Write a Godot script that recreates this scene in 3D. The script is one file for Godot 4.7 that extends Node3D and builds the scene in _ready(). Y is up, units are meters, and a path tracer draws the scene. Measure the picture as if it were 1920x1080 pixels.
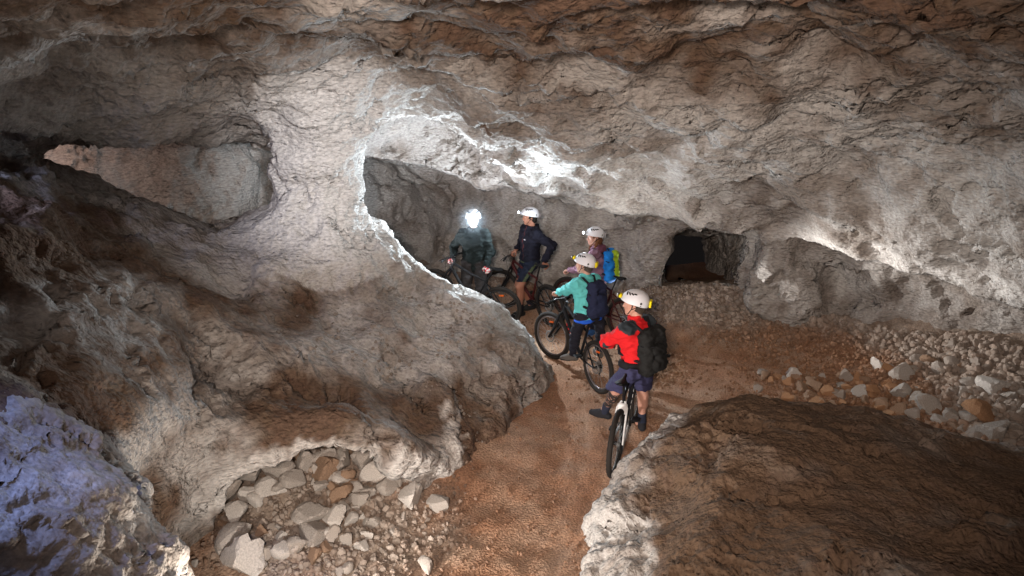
extends Node3D

# ---------------------------------------------------------------- fields over the plan (x, z)
class Plan:
	var a := PackedFloat32Array()
	var x0 := 0.0
	var z0 := 0.0
	var inv := 1.0
	var nx := 0
	var nz := 0
	func at(x: float, z: float) -> float:
		var fx := clampf((x - x0) * inv, 0.0, nx - 1.01)
		var fz := clampf((z - z0) * inv, 0.0, nz - 1.01)
		var i := int(fx)
		var j := int(fz)
		fx -= i
		fz -= j
		var o := j * nx + i
		return lerpf(lerpf(a[o], a[o + 1], fx), lerpf(a[o + nx], a[o + nx + 1], fx), fz)


class Job:
	var f: Callable
	var lo: Vector3
	var cell: float
	var ny: int
	var nz: int
	var lip: float
	var supers: Array[Vector3i] = []
	var tasks := 1
	var verts: Array = []
	var keys: Array = []
	var edges: Array = []


# an implicit body: round cones and ellipsoids joined with a smooth minimum, cuts and clipping planes
class Blob:
	var k := 0.03
	var a: Array[Vector3] = []
	var ab: Array[Vector3] = []
	var il: Array[float] = []
	var ra: Array[float] = []
	var dr: Array[float] = []
	var ec: Array[Vector3] = []
	var er: Array[Vector3] = []
	var eb: Array[Basis] = []
	var sc: Array[Vector3] = []
	var sr: Array[float] = []
	var pn: Array[Vector3] = []
	var pd: Array[float] = []
	var lo := Vector3(1e3, 1e3, 1e3)
	var hi := Vector3(-1e3, -1e3, -1e3)
	func bone(p: Vector3, q: Vector3, r1: float, r2: float) -> void:
		a.append(p)
		ab.append(q - p)
		il.append(1.0 / maxf((q - p).length_squared(), 1e-9))
		ra.append(r1)
		dr.append(r2 - r1)
		var m := Vector3.ONE * (maxf(r1, r2) + 0.03)
		lo = lo.min(p - m).min(q - m)
		hi = hi.max(p + m).max(q + m)
	func egg(p: Vector3, r: Vector3, b := Basis()) -> void:
		ec.append(p)
		er.append(r)
		eb.append(b.transposed())
		var m := Vector3.ONE * (maxf(r.x, maxf(r.y, r.z)) + 0.03)
		lo = lo.min(p - m)
		hi = hi.max(p + m)
	func cut(p: Vector3, r: float) -> void:
		sc.append(p)
		sr.append(r)
	func clip(n: Vector3, p: Vector3) -> void:
		pn.append(n.normalized())
		pd.append(n.normalized().dot(p))
	func fill(o: Vector3, c: float, n: int) -> PackedFloat32Array:
		var out := PackedFloat32Array()
		for i in n:
			for j in n:
				for q in n:
					out.append(d(o + Vector3(i, j, q) * c))
		return out
	func d(p: Vector3) -> float:
		var r := 1e3
		for i in a.size():
			var pa := p - a[i]
			var h := clampf(pa.dot(ab[i]) * il[i], 0.0, 1.0)
			var e := (pa - ab[i] * h).length() - ra[i] - dr[i] * h
			if e < r + k:
				var m := maxf(k - absf(r - e), 0.0)
				r = minf(r, e) - m * m * 0.25 / k
		for i in ec.size():
			var q: Vector3 = (eb[i] * (p - ec[i])) / er[i]
			var e := (q.length() - 1.0) * minf(er[i].x, minf(er[i].y, er[i].z))
			if e < r + k:
				var m := maxf(k - absf(r - e), 0.0)
				r = minf(r, e) - m * m * 0.25 / k
		for i in sc.size():
			var e := sr[i] - p.distance_to(sc[i])
			var m := maxf(0.008 - absf(r - e), 0.0)
			r = maxf(r, e) + m * m * 0.25 / 0.008
		for i in pn.size():
			r = maxf(r, pn[i].dot(p) - pd[i])
		return r


# ---------------------------------------------------------------- a mesh under construction (front faces clockwise)
class Geo:
	var v := PackedVector3Array()
	var n := PackedVector3Array()
	var c := PackedColorArray()
	var ix := PackedInt32Array()
	var tint := Color.WHITE
	func tri(p: Vector3, q: Vector3, r: Vector3) -> void:   # counter-clockwise from outside in, stored clockwise
		var m := (q - p).cross(r - p).normalized()
		var o := v.size()
		v.append_array(PackedVector3Array([p, r, q]))
		n.append_array(PackedVector3Array([m, m, m]))
		c.append_array(PackedColorArray([tint, tint, tint]))
		ix.append_array(PackedInt32Array([o, o + 1, o + 2]))
	func quad(p: Vector3, q: Vector3, r: Vector3, s: Vector3) -> void:
		tri(p, q, r)
		tri(p, r, s)
	func vert(p: Vector3, m: Vector3) -> int:
		v.append(p)
		n.append(m)
		c.append(tint)
		return v.size() - 1
	func grid(o: int, w: int, h: int, loop := false) -> void:   # w points around, h rings
		for j in h - 1:
			for i in (w if loop else w - 1):
				var p := o + j * w + i
				var q := o + j * w + (i + 1) % w
				ix.append_array(PackedInt32Array([p, p + w, q, q, p + w, q + w]))
	func tube(pts: Array, rad: Array, seg := 10, caps := true) -> void:
		var o := v.size()
		var side := Vector3.ZERO
		for i in pts.size():
			var t: Vector3 = (pts[mini(i + 1, pts.size() - 1)] - pts[maxi(i - 1, 0)]).normalized()
			if side == Vector3.ZERO:
				side = t.cross(Vector3.UP if absf(t.y) < 0.9 else Vector3.RIGHT).normalized()
			side = (side - t * side.dot(t)).normalized()
			var up := side.cross(t)
			for s in seg:
				var m := side * cos(TAU * s / seg) + up * sin(TAU * s / seg)
				vert(pts[i] + m * rad[mini(i, rad.size() - 1)], m)
		grid(o, seg, pts.size(), true)
		if caps:
			for e in 2:
				var i: int = 0 if e == 0 else pts.size() - 1
				var t: Vector3 = (pts[1] - pts[0]).normalized() * -1.0 if e == 0 else (pts[i] - pts[i - 1]).normalized()
				var q := vert(pts[i] + t * rad[mini(i, rad.size() - 1)] * 0.25, t)
				for s in seg:
					vert(v[o + i * seg + s], t)
				for s in seg:
					var x := q + 1 + s
					var y := q + 1 + (s + 1) % seg
					ix.append_array(PackedInt32Array([q, x, y] if e == 0 else [q, y, x]))
	func ring(at: Vector3, axis: Vector3, big: float, small: float, width := 1.0, seg := 40, sec := 10, knob := 0.0) -> void:
		var u := axis.cross(Vector3.UP if absf(axis.y) < 0.9 else Vector3.RIGHT).normalized()
		var w := axis.cross(u)
		var o := v.size()
		for i in seg + 1:
			var dir := u * cos(TAU * i / seg) + w * sin(TAU * i / seg)
			for s in sec:
				var ca := cos(TAU * s / sec)
				var sa := sin(TAU * s / sec)
				var r := small + (knob if (i + s) % 2 == 0 and ca > 0.1 else 0.0)
				vert(at + dir * (big + r * ca) + axis * (r * sa * width), dir * ca + axis * sa)
		for i in seg:
			for s in sec:
				var p := o + i * sec + s
				var q := o + i * sec + (s + 1) % sec
				ix.append_array(PackedInt32Array([p, q, p + sec, q, q + sec, p + sec]))
	func ball(at: Vector3, r: Vector3, b := Basis(), e := 1.0, w := 16, h := 10) -> void:   # e < 1 squares it off
		var o := v.size()
		for j in h + 1:
			var f := PI * j / h
			for i in w:
				var g := TAU * i / w
				var m := Vector3(sin(f) * cos(g), cos(f), sin(f) * sin(g))
				var p := Vector3(signf(m.x) * pow(absf(m.x), e), signf(m.y) * pow(absf(m.y), e), signf(m.z) * pow(absf(m.z), e))
				vert(at + b * (p * r), (b * (m / r)).normalized())
		grid(o, w, h + 1, true)
	func box(at: Vector3, half: Vector3, b := Basis(), bevel := 0.12) -> void:
		# chamfered box: two smaller faces per side joined by slanted strips
		var m := minf(half.x, minf(half.y, half.z)) * bevel * 2.0
		var P := func(x: int, y: int, z: int, ax: int) -> Vector3:
			var p := Vector3(x * half.x, y * half.y, z * half.z)
			for q in 3:
				if q != ax:
					p[q] -= signf(p[q]) * m
			return at + b * p
		for ax in 3:
			var bx := (ax + 1) % 3
			var cx := (ax + 2) % 3
			for s in [-1, 1]:
				var pt := func(i: int, j: int, face: int) -> Vector3:
					var q := Vector3i.ZERO
					q[ax] = s
					q[bx] = i
					q[cx] = j
					return P.call(q.x, q.y, q.z, face)
				if s > 0:
					quad(pt.call(-1, -1, ax), pt.call(1, -1, ax), pt.call(1, 1, ax), pt.call(-1, 1, ax))
				else:
					quad(pt.call(-1, -1, ax), pt.call(-1, 1, ax), pt.call(1, 1, ax), pt.call(1, -1, ax))
				for t in [-1, 1]:
					var e := func(i: int, face: int) -> Vector3:
						var q := Vector3i.ZERO
						q[ax] = s
						q[bx] = t
						q[cx] = i
						return P.call(q.x, q.y, q.z, face)
					if s * t > 0:
						quad(e.call(-1, ax), e.call(-1, bx), e.call(1, bx), e.call(1, ax))
					else:
						quad(e.call(-1, ax), e.call(1, ax), e.call(1, bx), e.call(-1, bx))
	func mesh() -> ArrayMesh:
		for t in range(0, ix.size(), 3):   # face the way the normals point
			var p := v[ix[t]]
			if (v[ix[t + 2]] - p).cross(v[ix[t + 1]] - p).dot(n[ix[t]] + n[ix[t + 1]] + n[ix[t + 2]]) < 0.0:
				var w := ix[t + 1]
				ix[t + 1] = ix[t + 2]
				ix[t + 2] = w
		var arr := []
		arr.resize(Mesh.ARRAY_MAX)
		arr[Mesh.ARRAY_VERTEX] = v
		arr[Mesh.ARRAY_NORMAL] = n
		arr[Mesh.ARRAY_COLOR] = c
		arr[Mesh.ARRAY_INDEX] = ix
		var m := ArrayMesh.new()
		m.add_surface_from_arrays(Mesh.PRIMITIVE_TRIANGLES, arr)
		return m


var ceil_h := Plan.new()     # height of the roof
var wall_d := Plan.new()     # signed distance to the walls in plan, negative in the air
var mass_h := Plan.new()     # top of the sloping rock ledge
var mass_d := Plan.new()
var boul_h := Plan.new()     # top of the boulder on the right
var boul_d := Plan.new()
var ground_h := Plan.new()
var M := {}
var rng := RandomNumberGenerator.new()
var n_low: FastNoiseLite
var n_mid: FastNoiseLite
var n_chip: FastNoiseLite
var n_fine: FastNoiseLite
var n_crack: FastNoiseLite
var n_cells: FastNoiseLite
var n_facet: FastNoiseLite
var n_col: FastNoiseLite
var n_spot: FastNoiseLite
var job: Job


# ---------------------------------------------------------------- naming and tagging
func numbered(called: String, parent: Node) -> String:
	if not parent.has_node(called):
		return called
	var k := 1
	while parent.has_node("%s_%03d" % [called, k]):
		k += 1
	return "%s_%03d" % [called, k]


func tag(o: Node, label := "", category := "", group := "", kind := "") -> Node:
	for m in [["label", label], ["category", category], ["group", group], ["kind", kind]]:
		if m[1] != "":
			o.set_meta(m[0], m[1])
	return o


func thing(called: String, at: Vector3, turn: float, label: String, category: String, group := "") -> Node3D:
	var o := Node3D.new()
	o.name = numbered(called, self)
	add_child(o)
	o.position = at
	o.rotation.y = turn
	tag(o, label, category, group)
	return o


func part(called: String, m: Mesh, mat: Material, parent: Node) -> MeshInstance3D:
	var o := MeshInstance3D.new()
	o.name = numbered(called, parent)
	o.mesh = m
	o.material_override = mat
	parent.add_child(o)
	return o


# ---------------------------------------------------------------- fields
func plate(pts: Array, lo: Vector2, hi: Vector2, step: float, least: float, most: float, stiff := 0.02) -> Plan:
	var n := pts.size()
	var N := n + 3
	var A: Array[PackedFloat64Array] = []
	for i in N:
		var row := PackedFloat64Array()
		row.resize(N + 1)
		A.append(row)
	for i in n:
		for j in n:
			var r2 := Vector2(pts[i].x - pts[j].x, pts[i].z - pts[j].z).length_squared()
			A[i][j] = 0.5 * r2 * log(r2) if r2 > 0.0 else stiff
		A[i][n] = 1.0
		A[i][n + 1] = pts[i].x
		A[i][n + 2] = pts[i].z
		A[n][i] = 1.0
		A[n + 1][i] = pts[i].x
		A[n + 2][i] = pts[i].z
		A[i][N] = pts[i].y
	for c in N:
		var best := c
		for r in range(c + 1, N):
			if absf(A[r][c]) > absf(A[best][c]):
				best = r
		var sw := A[c]
		A[c] = A[best]
		A[best] = sw
		for r in range(c + 1, N):
			var f := A[r][c] / A[c][c]
			if f != 0.0:
				for q in range(c, N + 1):
					A[r][q] -= f * A[c][q]
	var w := PackedFloat64Array()
	w.resize(N)
	for c in range(N - 1, -1, -1):
		var s := A[c][N]
		for q in range(c + 1, N):
			s -= A[c][q] * w[q]
		w[c] = s / A[c][c]
	var P := Plan.new()
	P.x0 = lo.x
	P.z0 = lo.y
	P.inv = 1.0 / step
	P.nx = int((hi.x - lo.x) / step) + 1
	P.nz = int((hi.y - lo.y) / step) + 1
	for j in P.nz:
		for i in P.nx:
			var x := lo.x + i * step
			var z := lo.y + j * step
			var s := w[n] + w[n + 1] * x + w[n + 2] * z
			for q in n:
				var dx: float = x - pts[q].x
				var dz: float = z - pts[q].z
				var r2 := dx * dx + dz * dz
				if r2 > 1e-9:
					s += w[q] * 0.5 * r2 * log(r2)
			P.a.append(clampf(s, least, most))
	return P


func outline(poly: PackedVector2Array, lo: Vector2, hi: Vector2, step: float) -> Plan:
	var P := Plan.new()
	P.x0 = lo.x
	P.z0 = lo.y
	P.inv = 1.0 / step
	P.nx = int((hi.x - lo.x) / step) + 1
	P.nz = int((hi.y - lo.y) / step) + 1
	for j in P.nz:
		for i in P.nx:
			var p := Vector2(lo.x + i * step, lo.y + j * step)
			var d := 1e6
			for q in poly.size():
				d = minf(d, p.distance_squared_to(Geometry2D.get_closest_point_to_segment(p, poly[q], poly[(q + 1) % poly.size()])))
			P.a.append(-sqrt(d) if Geometry2D.is_point_in_polygon(p, poly) else sqrt(d))
	return P


func smin(a: float, b: float, k: float) -> float:
	if absf(a - b) >= k:
		return minf(a, b)
	var h := maxf(k - absf(a - b), 0.0)
	return minf(a, b) - h * h * 0.25 / k


func smax(a: float, b: float, k: float) -> float:
	if absf(a - b) >= k:
		return maxf(a, b)
	var h := maxf(k - absf(a - b), 0.0)
	return maxf(a, b) + h * h * 0.25 / k


func egg(p: Vector3, c: Vector3, r: Vector3) -> float:
	return (((p - c) / r).length() - 1.0) * minf(r.x, minf(r.y, r.z))


# ---------------------------------------------------------------- surface nets over a sparse set of blocks, in threads
func nets(f: Callable, lo: Vector3, hi: Vector3, cell: float, lip := 1.2) -> Array:
	var J := Job.new()
	J.f = f
	J.lo = lo
	J.cell = cell
	J.lip = lip
	var n := Vector3i(((hi - lo) / cell).ceil()) + Vector3i(2, 2, 2)
	J.ny = n.y + 20
	J.nz = n.z + 20
	for i in range(0, n.x, 12):
		for j in range(0, n.y, 12):
			for k in range(0, n.z, 12):
				J.supers.append(Vector3i(i, j, k))
	J.tasks = clampi(J.supers.size() / 8, 1, 24)
	J.verts.resize(J.tasks)
	J.keys.resize(J.tasks)
	J.edges.resize(J.tasks)
	job = J
	var id := WorkerThreadPool.add_group_task(_net_task, J.tasks, -1, true)
	WorkerThreadPool.wait_for_group_task_completion(id)
	var index := {}
	var verts := PackedVector3Array()
	for t in J.tasks:
		var o := verts.size()
		verts.append_array(J.verts[t])
		var ks: PackedInt64Array = J.keys[t]
		for q in ks.size():
			index[ks[q]] = o + q
	var ix := PackedInt32Array()
	var sx := J.ny * J.nz
	var sy := J.nz
	for t in J.tasks:
		var es: PackedInt64Array = J.edges[t]
		for e in es:
			var sign := e & 1
			var axis := (e >> 1) & 3
			var key := e >> 3
			var u := sy if axis == 0 else 1 if axis == 1 else sx
			var w := 1 if axis == 0 else sx if axis == 1 else sy
			var A: int = index.get(key, -1)
			var B: int = index.get(key - u, -1)
			var C: int = index.get(key - u - w, -1)
			var D: int = index.get(key - w, -1)
			if A < 0 or B < 0 or C < 0 or D < 0:
				continue
			if sign == 1:
				ix.append_array(PackedInt32Array([A, D, C, A, C, B]))
			else:
				ix.append_array(PackedInt32Array([A, C, D, A, B, C]))
	return [verts, ix]


func _net_task(t: int) -> void:
	var J := job
	var vs := PackedVector3Array()
	var ks := PackedInt64Array()
	var es := PackedInt64Array()
	var c := J.cell
	var f := J.f
	var off := PackedInt32Array([0, 25, 5, 30, 1, 26, 6, 31])
	for s in range(t, J.supers.size(), J.tasks):
		var b: Vector3i = J.supers[s]
		if absf(f.call(J.lo + (Vector3(b) + Vector3(6, 6, 6)) * c, c, 1)[0]) > 10.4 * c * J.lip:
			continue
		for q in 27:
			var o := b + Vector3i(q / 9, (q / 3) % 3, q % 3) * 4
			if absf(f.call(J.lo + (Vector3(o) + Vector3(2, 2, 2)) * c, c, 1)[0]) > 3.5 * c * J.lip:
				continue
			var val: PackedFloat32Array = f.call(J.lo + Vector3(o) * c, c, 5)
			var below := 0
			for d in val:
				if d < 0.0:
					below += 1
			if below == 0 or below == 125:
				continue
			for i in 4:
				for j in 4:
					for k in 4:
						var at := i * 25 + j * 5 + k
						var neg := 0
						for e in off:
							if val[at + e] < 0.0:
								neg += 1
						if neg == 0 or neg == 8:
							continue
						var v0 := val[at]
						var v1 := val[at + 25]
						var v2 := val[at + 5]
						var v3 := val[at + 30]
						var v4 := val[at + 1]
						var v5 := val[at + 26]
						var v6 := val[at + 6]
						var v7 := val[at + 31]
						var sum := Vector3.ZERO
						var num := 0
						if (v0 < 0.0) != (v1 < 0.0):
							sum += Vector3(v0 / (v0 - v1), 0, 0)
							num += 1
						if (v2 < 0.0) != (v3 < 0.0):
							sum += Vector3(v2 / (v2 - v3), 1, 0)
							num += 1
						if (v4 < 0.0) != (v5 < 0.0):
							sum += Vector3(v4 / (v4 - v5), 0, 1)
							num += 1
						if (v6 < 0.0) != (v7 < 0.0):
							sum += Vector3(v6 / (v6 - v7), 1, 1)
							num += 1
						if (v0 < 0.0) != (v2 < 0.0):
							sum += Vector3(0, v0 / (v0 - v2), 0)
							num += 1
						if (v1 < 0.0) != (v3 < 0.0):
							sum += Vector3(1, v1 / (v1 - v3), 0)
							num += 1
						if (v4 < 0.0) != (v6 < 0.0):
							sum += Vector3(0, v4 / (v4 - v6), 1)
							num += 1
						if (v5 < 0.0) != (v7 < 0.0):
							sum += Vector3(1, v5 / (v5 - v7), 1)
							num += 1
						if (v0 < 0.0) != (v4 < 0.0):
							sum += Vector3(0, 0, v0 / (v0 - v4))
							num += 1
						if (v1 < 0.0) != (v5 < 0.0):
							sum += Vector3(1, 0, v1 / (v1 - v5))
							num += 1
						if (v2 < 0.0) != (v6 < 0.0):
							sum += Vector3(0, 1, v2 / (v2 - v6))
							num += 1
						if (v3 < 0.0) != (v7 < 0.0):
							sum += Vector3(1, 1, v3 / (v3 - v7))
							num += 1
						var x := o.x + i
						var y := o.y + j
						var z := o.z + k
						vs.append(J.lo + (Vector3(x, y, z) + sum / num) * c)
						var key := (x * J.ny + y + 8) * J.nz + z + 8
						ks.append(key)
						var neg0 := v0 < 0.0
						if neg0 != (v1 < 0.0):
							es.append(key * 8 + (1 if neg0 else 0))
						if neg0 != (v2 < 0.0):
							es.append(key * 8 + 2 + (1 if neg0 else 0))
						if neg0 != (v4 < 0.0):
							es.append(key * 8 + 4 + (1 if neg0 else 0))
	J.verts[t] = vs
	J.keys[t] = ks
	J.edges[t] = es


func normals_of(v: PackedVector3Array, ix: PackedInt32Array) -> PackedVector3Array:
	var n := PackedVector3Array()
	n.resize(v.size())
	for t in range(0, ix.size(), 3):
		var a := ix[t]
		var b := ix[t + 1]
		var c := ix[t + 2]
		var m := (v[c] - v[a]).cross(v[b] - v[a])
		n[a] += m
		n[b] += m
		n[c] += m
	for i in n.size():
		n[i] = n[i].normalized()
	return n


func surface(v: PackedVector3Array, n: PackedVector3Array, c: PackedColorArray, ix: PackedInt32Array) -> ArrayMesh:
	var arr := []
	arr.resize(Mesh.ARRAY_MAX)
	arr[Mesh.ARRAY_VERTEX] = v
	arr[Mesh.ARRAY_NORMAL] = n
	if c.size():
		arr[Mesh.ARRAY_COLOR] = c
	arr[Mesh.ARRAY_INDEX] = ix
	var m := ArrayMesh.new()
	m.add_surface_from_arrays(Mesh.PRIMITIVE_TRIANGLES, arr)
	return m


# only the triangles whose owner is `who`, with their own vertices
func pick(v: PackedVector3Array, n: PackedVector3Array, c: PackedColorArray, ix: PackedInt32Array, owner_of: PackedByteArray, who: int) -> ArrayMesh:
	var map := PackedInt32Array()
	map.resize(v.size())
	map.fill(-1)
	var v2 := PackedVector3Array()
	var n2 := PackedVector3Array()
	var c2 := PackedColorArray()
	var ix2 := PackedInt32Array()
	for t in range(0, ix.size(), 3):
		if owner_of[ix[t]] != who:
			continue
		for q in 3:
			var a := ix[t + q]
			if map[a] < 0:
				map[a] = v2.size()
				v2.append(v[a])
				n2.append(n[a])
				c2.append(c[a])
			ix2.append(map[a])
	return surface(v2, n2, c2, ix2)


func noise(kind: int, freq: float, seed_: int, oct := 3, fractal := FastNoiseLite.FRACTAL_FBM) -> FastNoiseLite:
	var f := FastNoiseLite.new()
	f.noise_type = kind
	f.frequency = freq
	f.seed = seed_
	f.fractal_type = fractal
	f.fractal_octaves = oct
	return f


const CELL := 0.046


func _ready() -> void:
	build_view()
	build_materials()
	build_fields()
	build_rock()
	build_ground()
	build_stones()
	build_riders()


func lamp(called: String, at: Vector3, colour: Color, energy: float, size := 0.03) -> OmniLight3D:
	var l := OmniLight3D.new()
	l.name = called
	l.position = at
	l.light_color = colour
	l.light_energy = energy
	l.light_size = size
	l.omni_range = 30.0
	l.omni_attenuation = 2.0
	l.shadow_enabled = true
	add_child(l)
	return l


func spot(called: String, at: Vector3, to: Vector3, colour: Color, energy: float, angle: float, size := 0.03, soft := 1.0) -> SpotLight3D:
	var l := SpotLight3D.new()
	l.name = called
	add_child(l)
	l.look_at_from_position(at, to)
	l.light_color = colour
	l.light_energy = energy
	l.light_size = size
	l.spot_angle = angle
	l.spot_angle_attenuation = soft
	l.spot_range = 30.0
	l.spot_attenuation = 2.0
	l.shadow_enabled = true
	return l


func build_view() -> void:
	var cam := Camera3D.new()
	cam.name = "camera"
	cam.fov = 46.01
	cam.position = Vector3(0, 4, 0)
	cam.rotation_degrees = Vector3(-18.7, 0, 0)
	cam.near = 0.05
	cam.far = 200.0
	add_child(cam)
	cam.current = true
	var env := Environment.new()
	var sky := Sky.new()
	var sm := ProceduralSkyMaterial.new()
	sm.sky_top_color = Color(0.45, 0.55, 0.8)
	sm.sky_horizon_color = Color(0.62, 0.68, 0.85)
	sm.ground_bottom_color = Color(0.3, 0.28, 0.28)
	sm.ground_horizon_color = Color(0.5, 0.5, 0.55)
	sky.sky_material = sm
	env.background_mode = Environment.BG_SKY
	env.sky = sky
	env.background_energy_multiplier = 0.09
	env.tonemap_mode = Environment.TONE_MAPPER_LINEAR
	env.tonemap_exposure = 1.0
	env.volumetric_fog_enabled = true   # only the mist added for glare round the bright lamp; the rest of the air is clear
	env.volumetric_fog_density = 0.0
	env.sdfgi_enabled = true
	env.ssao_enabled = true
	env.ssil_enabled = true
	var we := WorldEnvironment.new()
	we.name = "world"
	we.environment = env
	add_child(we)
	# the photographer's own lamp; a bright lamp standing on the floor behind the near rock; daylight from the entrance
	spot("photographer_lamp", Vector3(-0.4, 4.3, 0.4), Vector3(1.0, 1.2, -9.0), Color(1.0, 0.915, 0.85), 44.0, 41.0, 0.2)
	spot("floor_lamp", Vector3(-1.9, 0.34, -2.7), Vector3(3.2, 0.8, -8.0), Color(1.0, 0.975, 0.95), 34.0, 33.0, 0.05)
	spot("added_pillar_light", Vector3(0.6, 4.15, 0.2), Vector3(-2.35, 2.75, -8.6), Color(0.98, 0.985, 1.0), 78.0, 9.5, 0.1)  # unseen light added only to brighten the pillar
	lamp("floor_lamp_spill", Vector3(-1.45, 0.75, -3.0), Color(1.0, 0.965, 0.92), 3.0, 0.08)
	spot("lamp_behind_the_riders", Vector3(1.76, 0.5, -9.65), Vector3(5.2, 1.35, -7.95), Color(1.0, 0.98, 0.96), 22.0, 25.0, 0.04)
	spot("lamp_behind_the_riders_upward", Vector3(1.76, 0.5, -9.65), Vector3(1.5, 2.3, -9.5), Color(1.0, 0.98, 0.96), 2.6, 48.0, 0.04)
	spot("lamp_behind_the_ridge", Vector3(-1.9, 0.75, -9.9), Vector3(-0.8, 3.0, -10.5), Color(0.96, 0.97, 1.0), 9.0, 60.0, 0.05)
	spot("near_daylight", Vector3(-2.6, 3.9, -2.3), Vector3(-2.35, 1.5, -2.95), Color(0.60, 0.70, 1.0), 5.5, 22.0, 0.15)
	spot("entrance_daylight", Vector3(-5.0, 3.35, -5.2), Vector3(-2.4, 1.0, -7.6), Color(0.80, 0.84, 1.0), 10.0, 44.0, 0.5)
	lamp("side_chamber_glow", Vector3(-6.2, 2.9, -8.3), Color(1.0, 0.86, 0.80), 2.2, 0.3)


func tex(f: FastNoiseLite, size := 1024, ramp: Gradient = null, bump := 0.0) -> NoiseTexture2D:
	var t := NoiseTexture2D.new()
	t.width = size
	t.height = size
	t.seamless = true
	t.noise = f
	t.color_ramp = ramp
	if bump > 0.0:
		t.as_normal_map = true
		t.bump_strength = bump
	return t


func greys(a: float, b: float, c := 1.0) -> Gradient:
	var g := Gradient.new()
	g.offsets = PackedFloat32Array([0.25, 0.5, 0.75])
	g.colors = PackedColorArray([Color(a, a, a), Color(b, b, b), Color(c, c, c)])
	return g


func build_materials() -> void:
	rng.seed = 11
	n_low = noise(FastNoiseLite.TYPE_SIMPLEX_SMOOTH, 0.6, 3, 2)
	n_mid = noise(FastNoiseLite.TYPE_SIMPLEX_SMOOTH, 1.6, 5, 3)
	n_chip = noise(FastNoiseLite.TYPE_CELLULAR, 2.3, 7, 3)
	n_chip.cellular_return_type = FastNoiseLite.RETURN_DISTANCE
	n_chip.domain_warp_enabled = true
	n_chip.domain_warp_amplitude = 0.25
	n_chip.domain_warp_frequency = 2.0
	n_facet = noise(FastNoiseLite.TYPE_CELLULAR, 0.62, 63, 2)
	n_facet.cellular_return_type = FastNoiseLite.RETURN_DISTANCE
	n_cells = noise(FastNoiseLite.TYPE_CELLULAR, 1.25, 83, 1, FastNoiseLite.FRACTAL_NONE)
	n_cells.cellular_return_type = FastNoiseLite.RETURN_CELL_VALUE
	n_cells.domain_warp_enabled = true
	n_cells.domain_warp_amplitude = 0.35
	n_cells.domain_warp_frequency = 1.1
	n_fine = noise(FastNoiseLite.TYPE_SIMPLEX_SMOOTH, 6.0, 9, 2)
	n_crack = noise(FastNoiseLite.TYPE_SIMPLEX_SMOOTH, 0.55, 61, 2, FastNoiseLite.FRACTAL_RIDGED)
	n_crack.domain_warp_enabled = true
	n_crack.domain_warp_amplitude = 0.5
	n_crack.domain_warp_frequency = 1.2
	n_col = noise(FastNoiseLite.TYPE_SIMPLEX_SMOOTH, 0.7, 21, 4)
	n_spot = noise(FastNoiseLite.TYPE_SIMPLEX_SMOOTH, 2.6, 23, 4)
	var speck := tex(noise(FastNoiseLite.TYPE_SIMPLEX, 0.03, 31, 5), 1024, greys(0.80, 0.92))
	var relief := rock_relief(768)
	var grain := tex(noise(FastNoiseLite.TYPE_SIMPLEX, 0.06, 35, 4), 512, null, 6.0)
	M.rock = stuff(Color.WHITE, 0.95)
	M.rock.vertex_color_use_as_albedo = true
	M.rock.albedo_texture = speck
	world_mapped(M.rock, 0.55)
	M.rock.uv1_scale = Vector3(0.40, 0.85, 0.60)
	M.rock.heightmap_enabled = true
	M.rock.heightmap_texture = relief
	M.rock.heightmap_scale = 5.5
	M.rock.normal_enabled = true
	M.rock.normal_texture = grain
	M.rock.normal_scale = 0.6
	M.boulder = M.rock.duplicate()
	M.boulder.uv1_scale = Vector3.ONE * 0.75
	M.boulder.heightmap_scale = 2.2
	M.ground = stuff(Color.WHITE, 1.0)
	M.ground.vertex_color_use_as_albedo = true
	M.ground.albedo_texture = speck
	world_mapped(M.ground, 0.9)
	M.ground.heightmap_enabled = true
	M.ground.heightmap_texture = tex(noise(FastNoiseLite.TYPE_SIMPLEX, 0.03, 41, 6))
	M.ground.heightmap_scale = 0.9
	M.stone = stuff(Color.WHITE, 0.95)
	M.stone.albedo_texture = speck
	M.stone.uv1_triplanar = true
	M.stone.uv1_scale = Vector3.ONE * 0.6
	M.stone.vertex_color_use_as_albedo = true
	M.grain = grain


# broken stone: flat chipped facets at two sizes, a rough skin and scattered pits
func rock_relief(n: int) -> ImageTexture:
	var pics: Array[PackedByteArray] = []
	var cell := noise(FastNoiseLite.TYPE_CELLULAR, 0.014, 71, 1)
	cell.cellular_return_type = FastNoiseLite.RETURN_DISTANCE
	cell.domain_warp_enabled = true
	cell.domain_warp_amplitude = 22.0
	cell.domain_warp_frequency = 0.02
	var chips := noise(FastNoiseLite.TYPE_CELLULAR, 0.045, 72, 1)
	chips.cellular_return_type = FastNoiseLite.RETURN_DISTANCE2_SUB
	chips.domain_warp_enabled = true
	chips.domain_warp_amplitude = 8.0
	chips.domain_warp_frequency = 0.05
	for f in [cell, chips, noise(FastNoiseLite.TYPE_SIMPLEX, 0.02, 73, 6), noise(FastNoiseLite.TYPE_SIMPLEX_SMOOTH, 0.035, 74, 2)]:
		var im: Image = f.get_seamless_image(n, n)
		im.convert(Image.FORMAT_L8)
		pics.append(im.get_data())
	var out := PackedByteArray()
	out.resize(n * n)
	for i in n * n:
		var pit := maxf(0.0, pics[3][i] - 185.0) * 1.2
		out[i] = clampi(int(pics[0][i] * 0.26 + pics[1][i] * 0.10 + pics[2][i] * 0.64 - pit), 0, 255)
	return ImageTexture.create_from_image(Image.create_from_data(n, n, false, Image.FORMAT_L8, out))


func world_mapped(m: StandardMaterial3D, s: float) -> void:
	m.uv1_triplanar = true
	m.uv1_world_triplanar = true
	m.uv1_scale = Vector3.ONE * s


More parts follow.
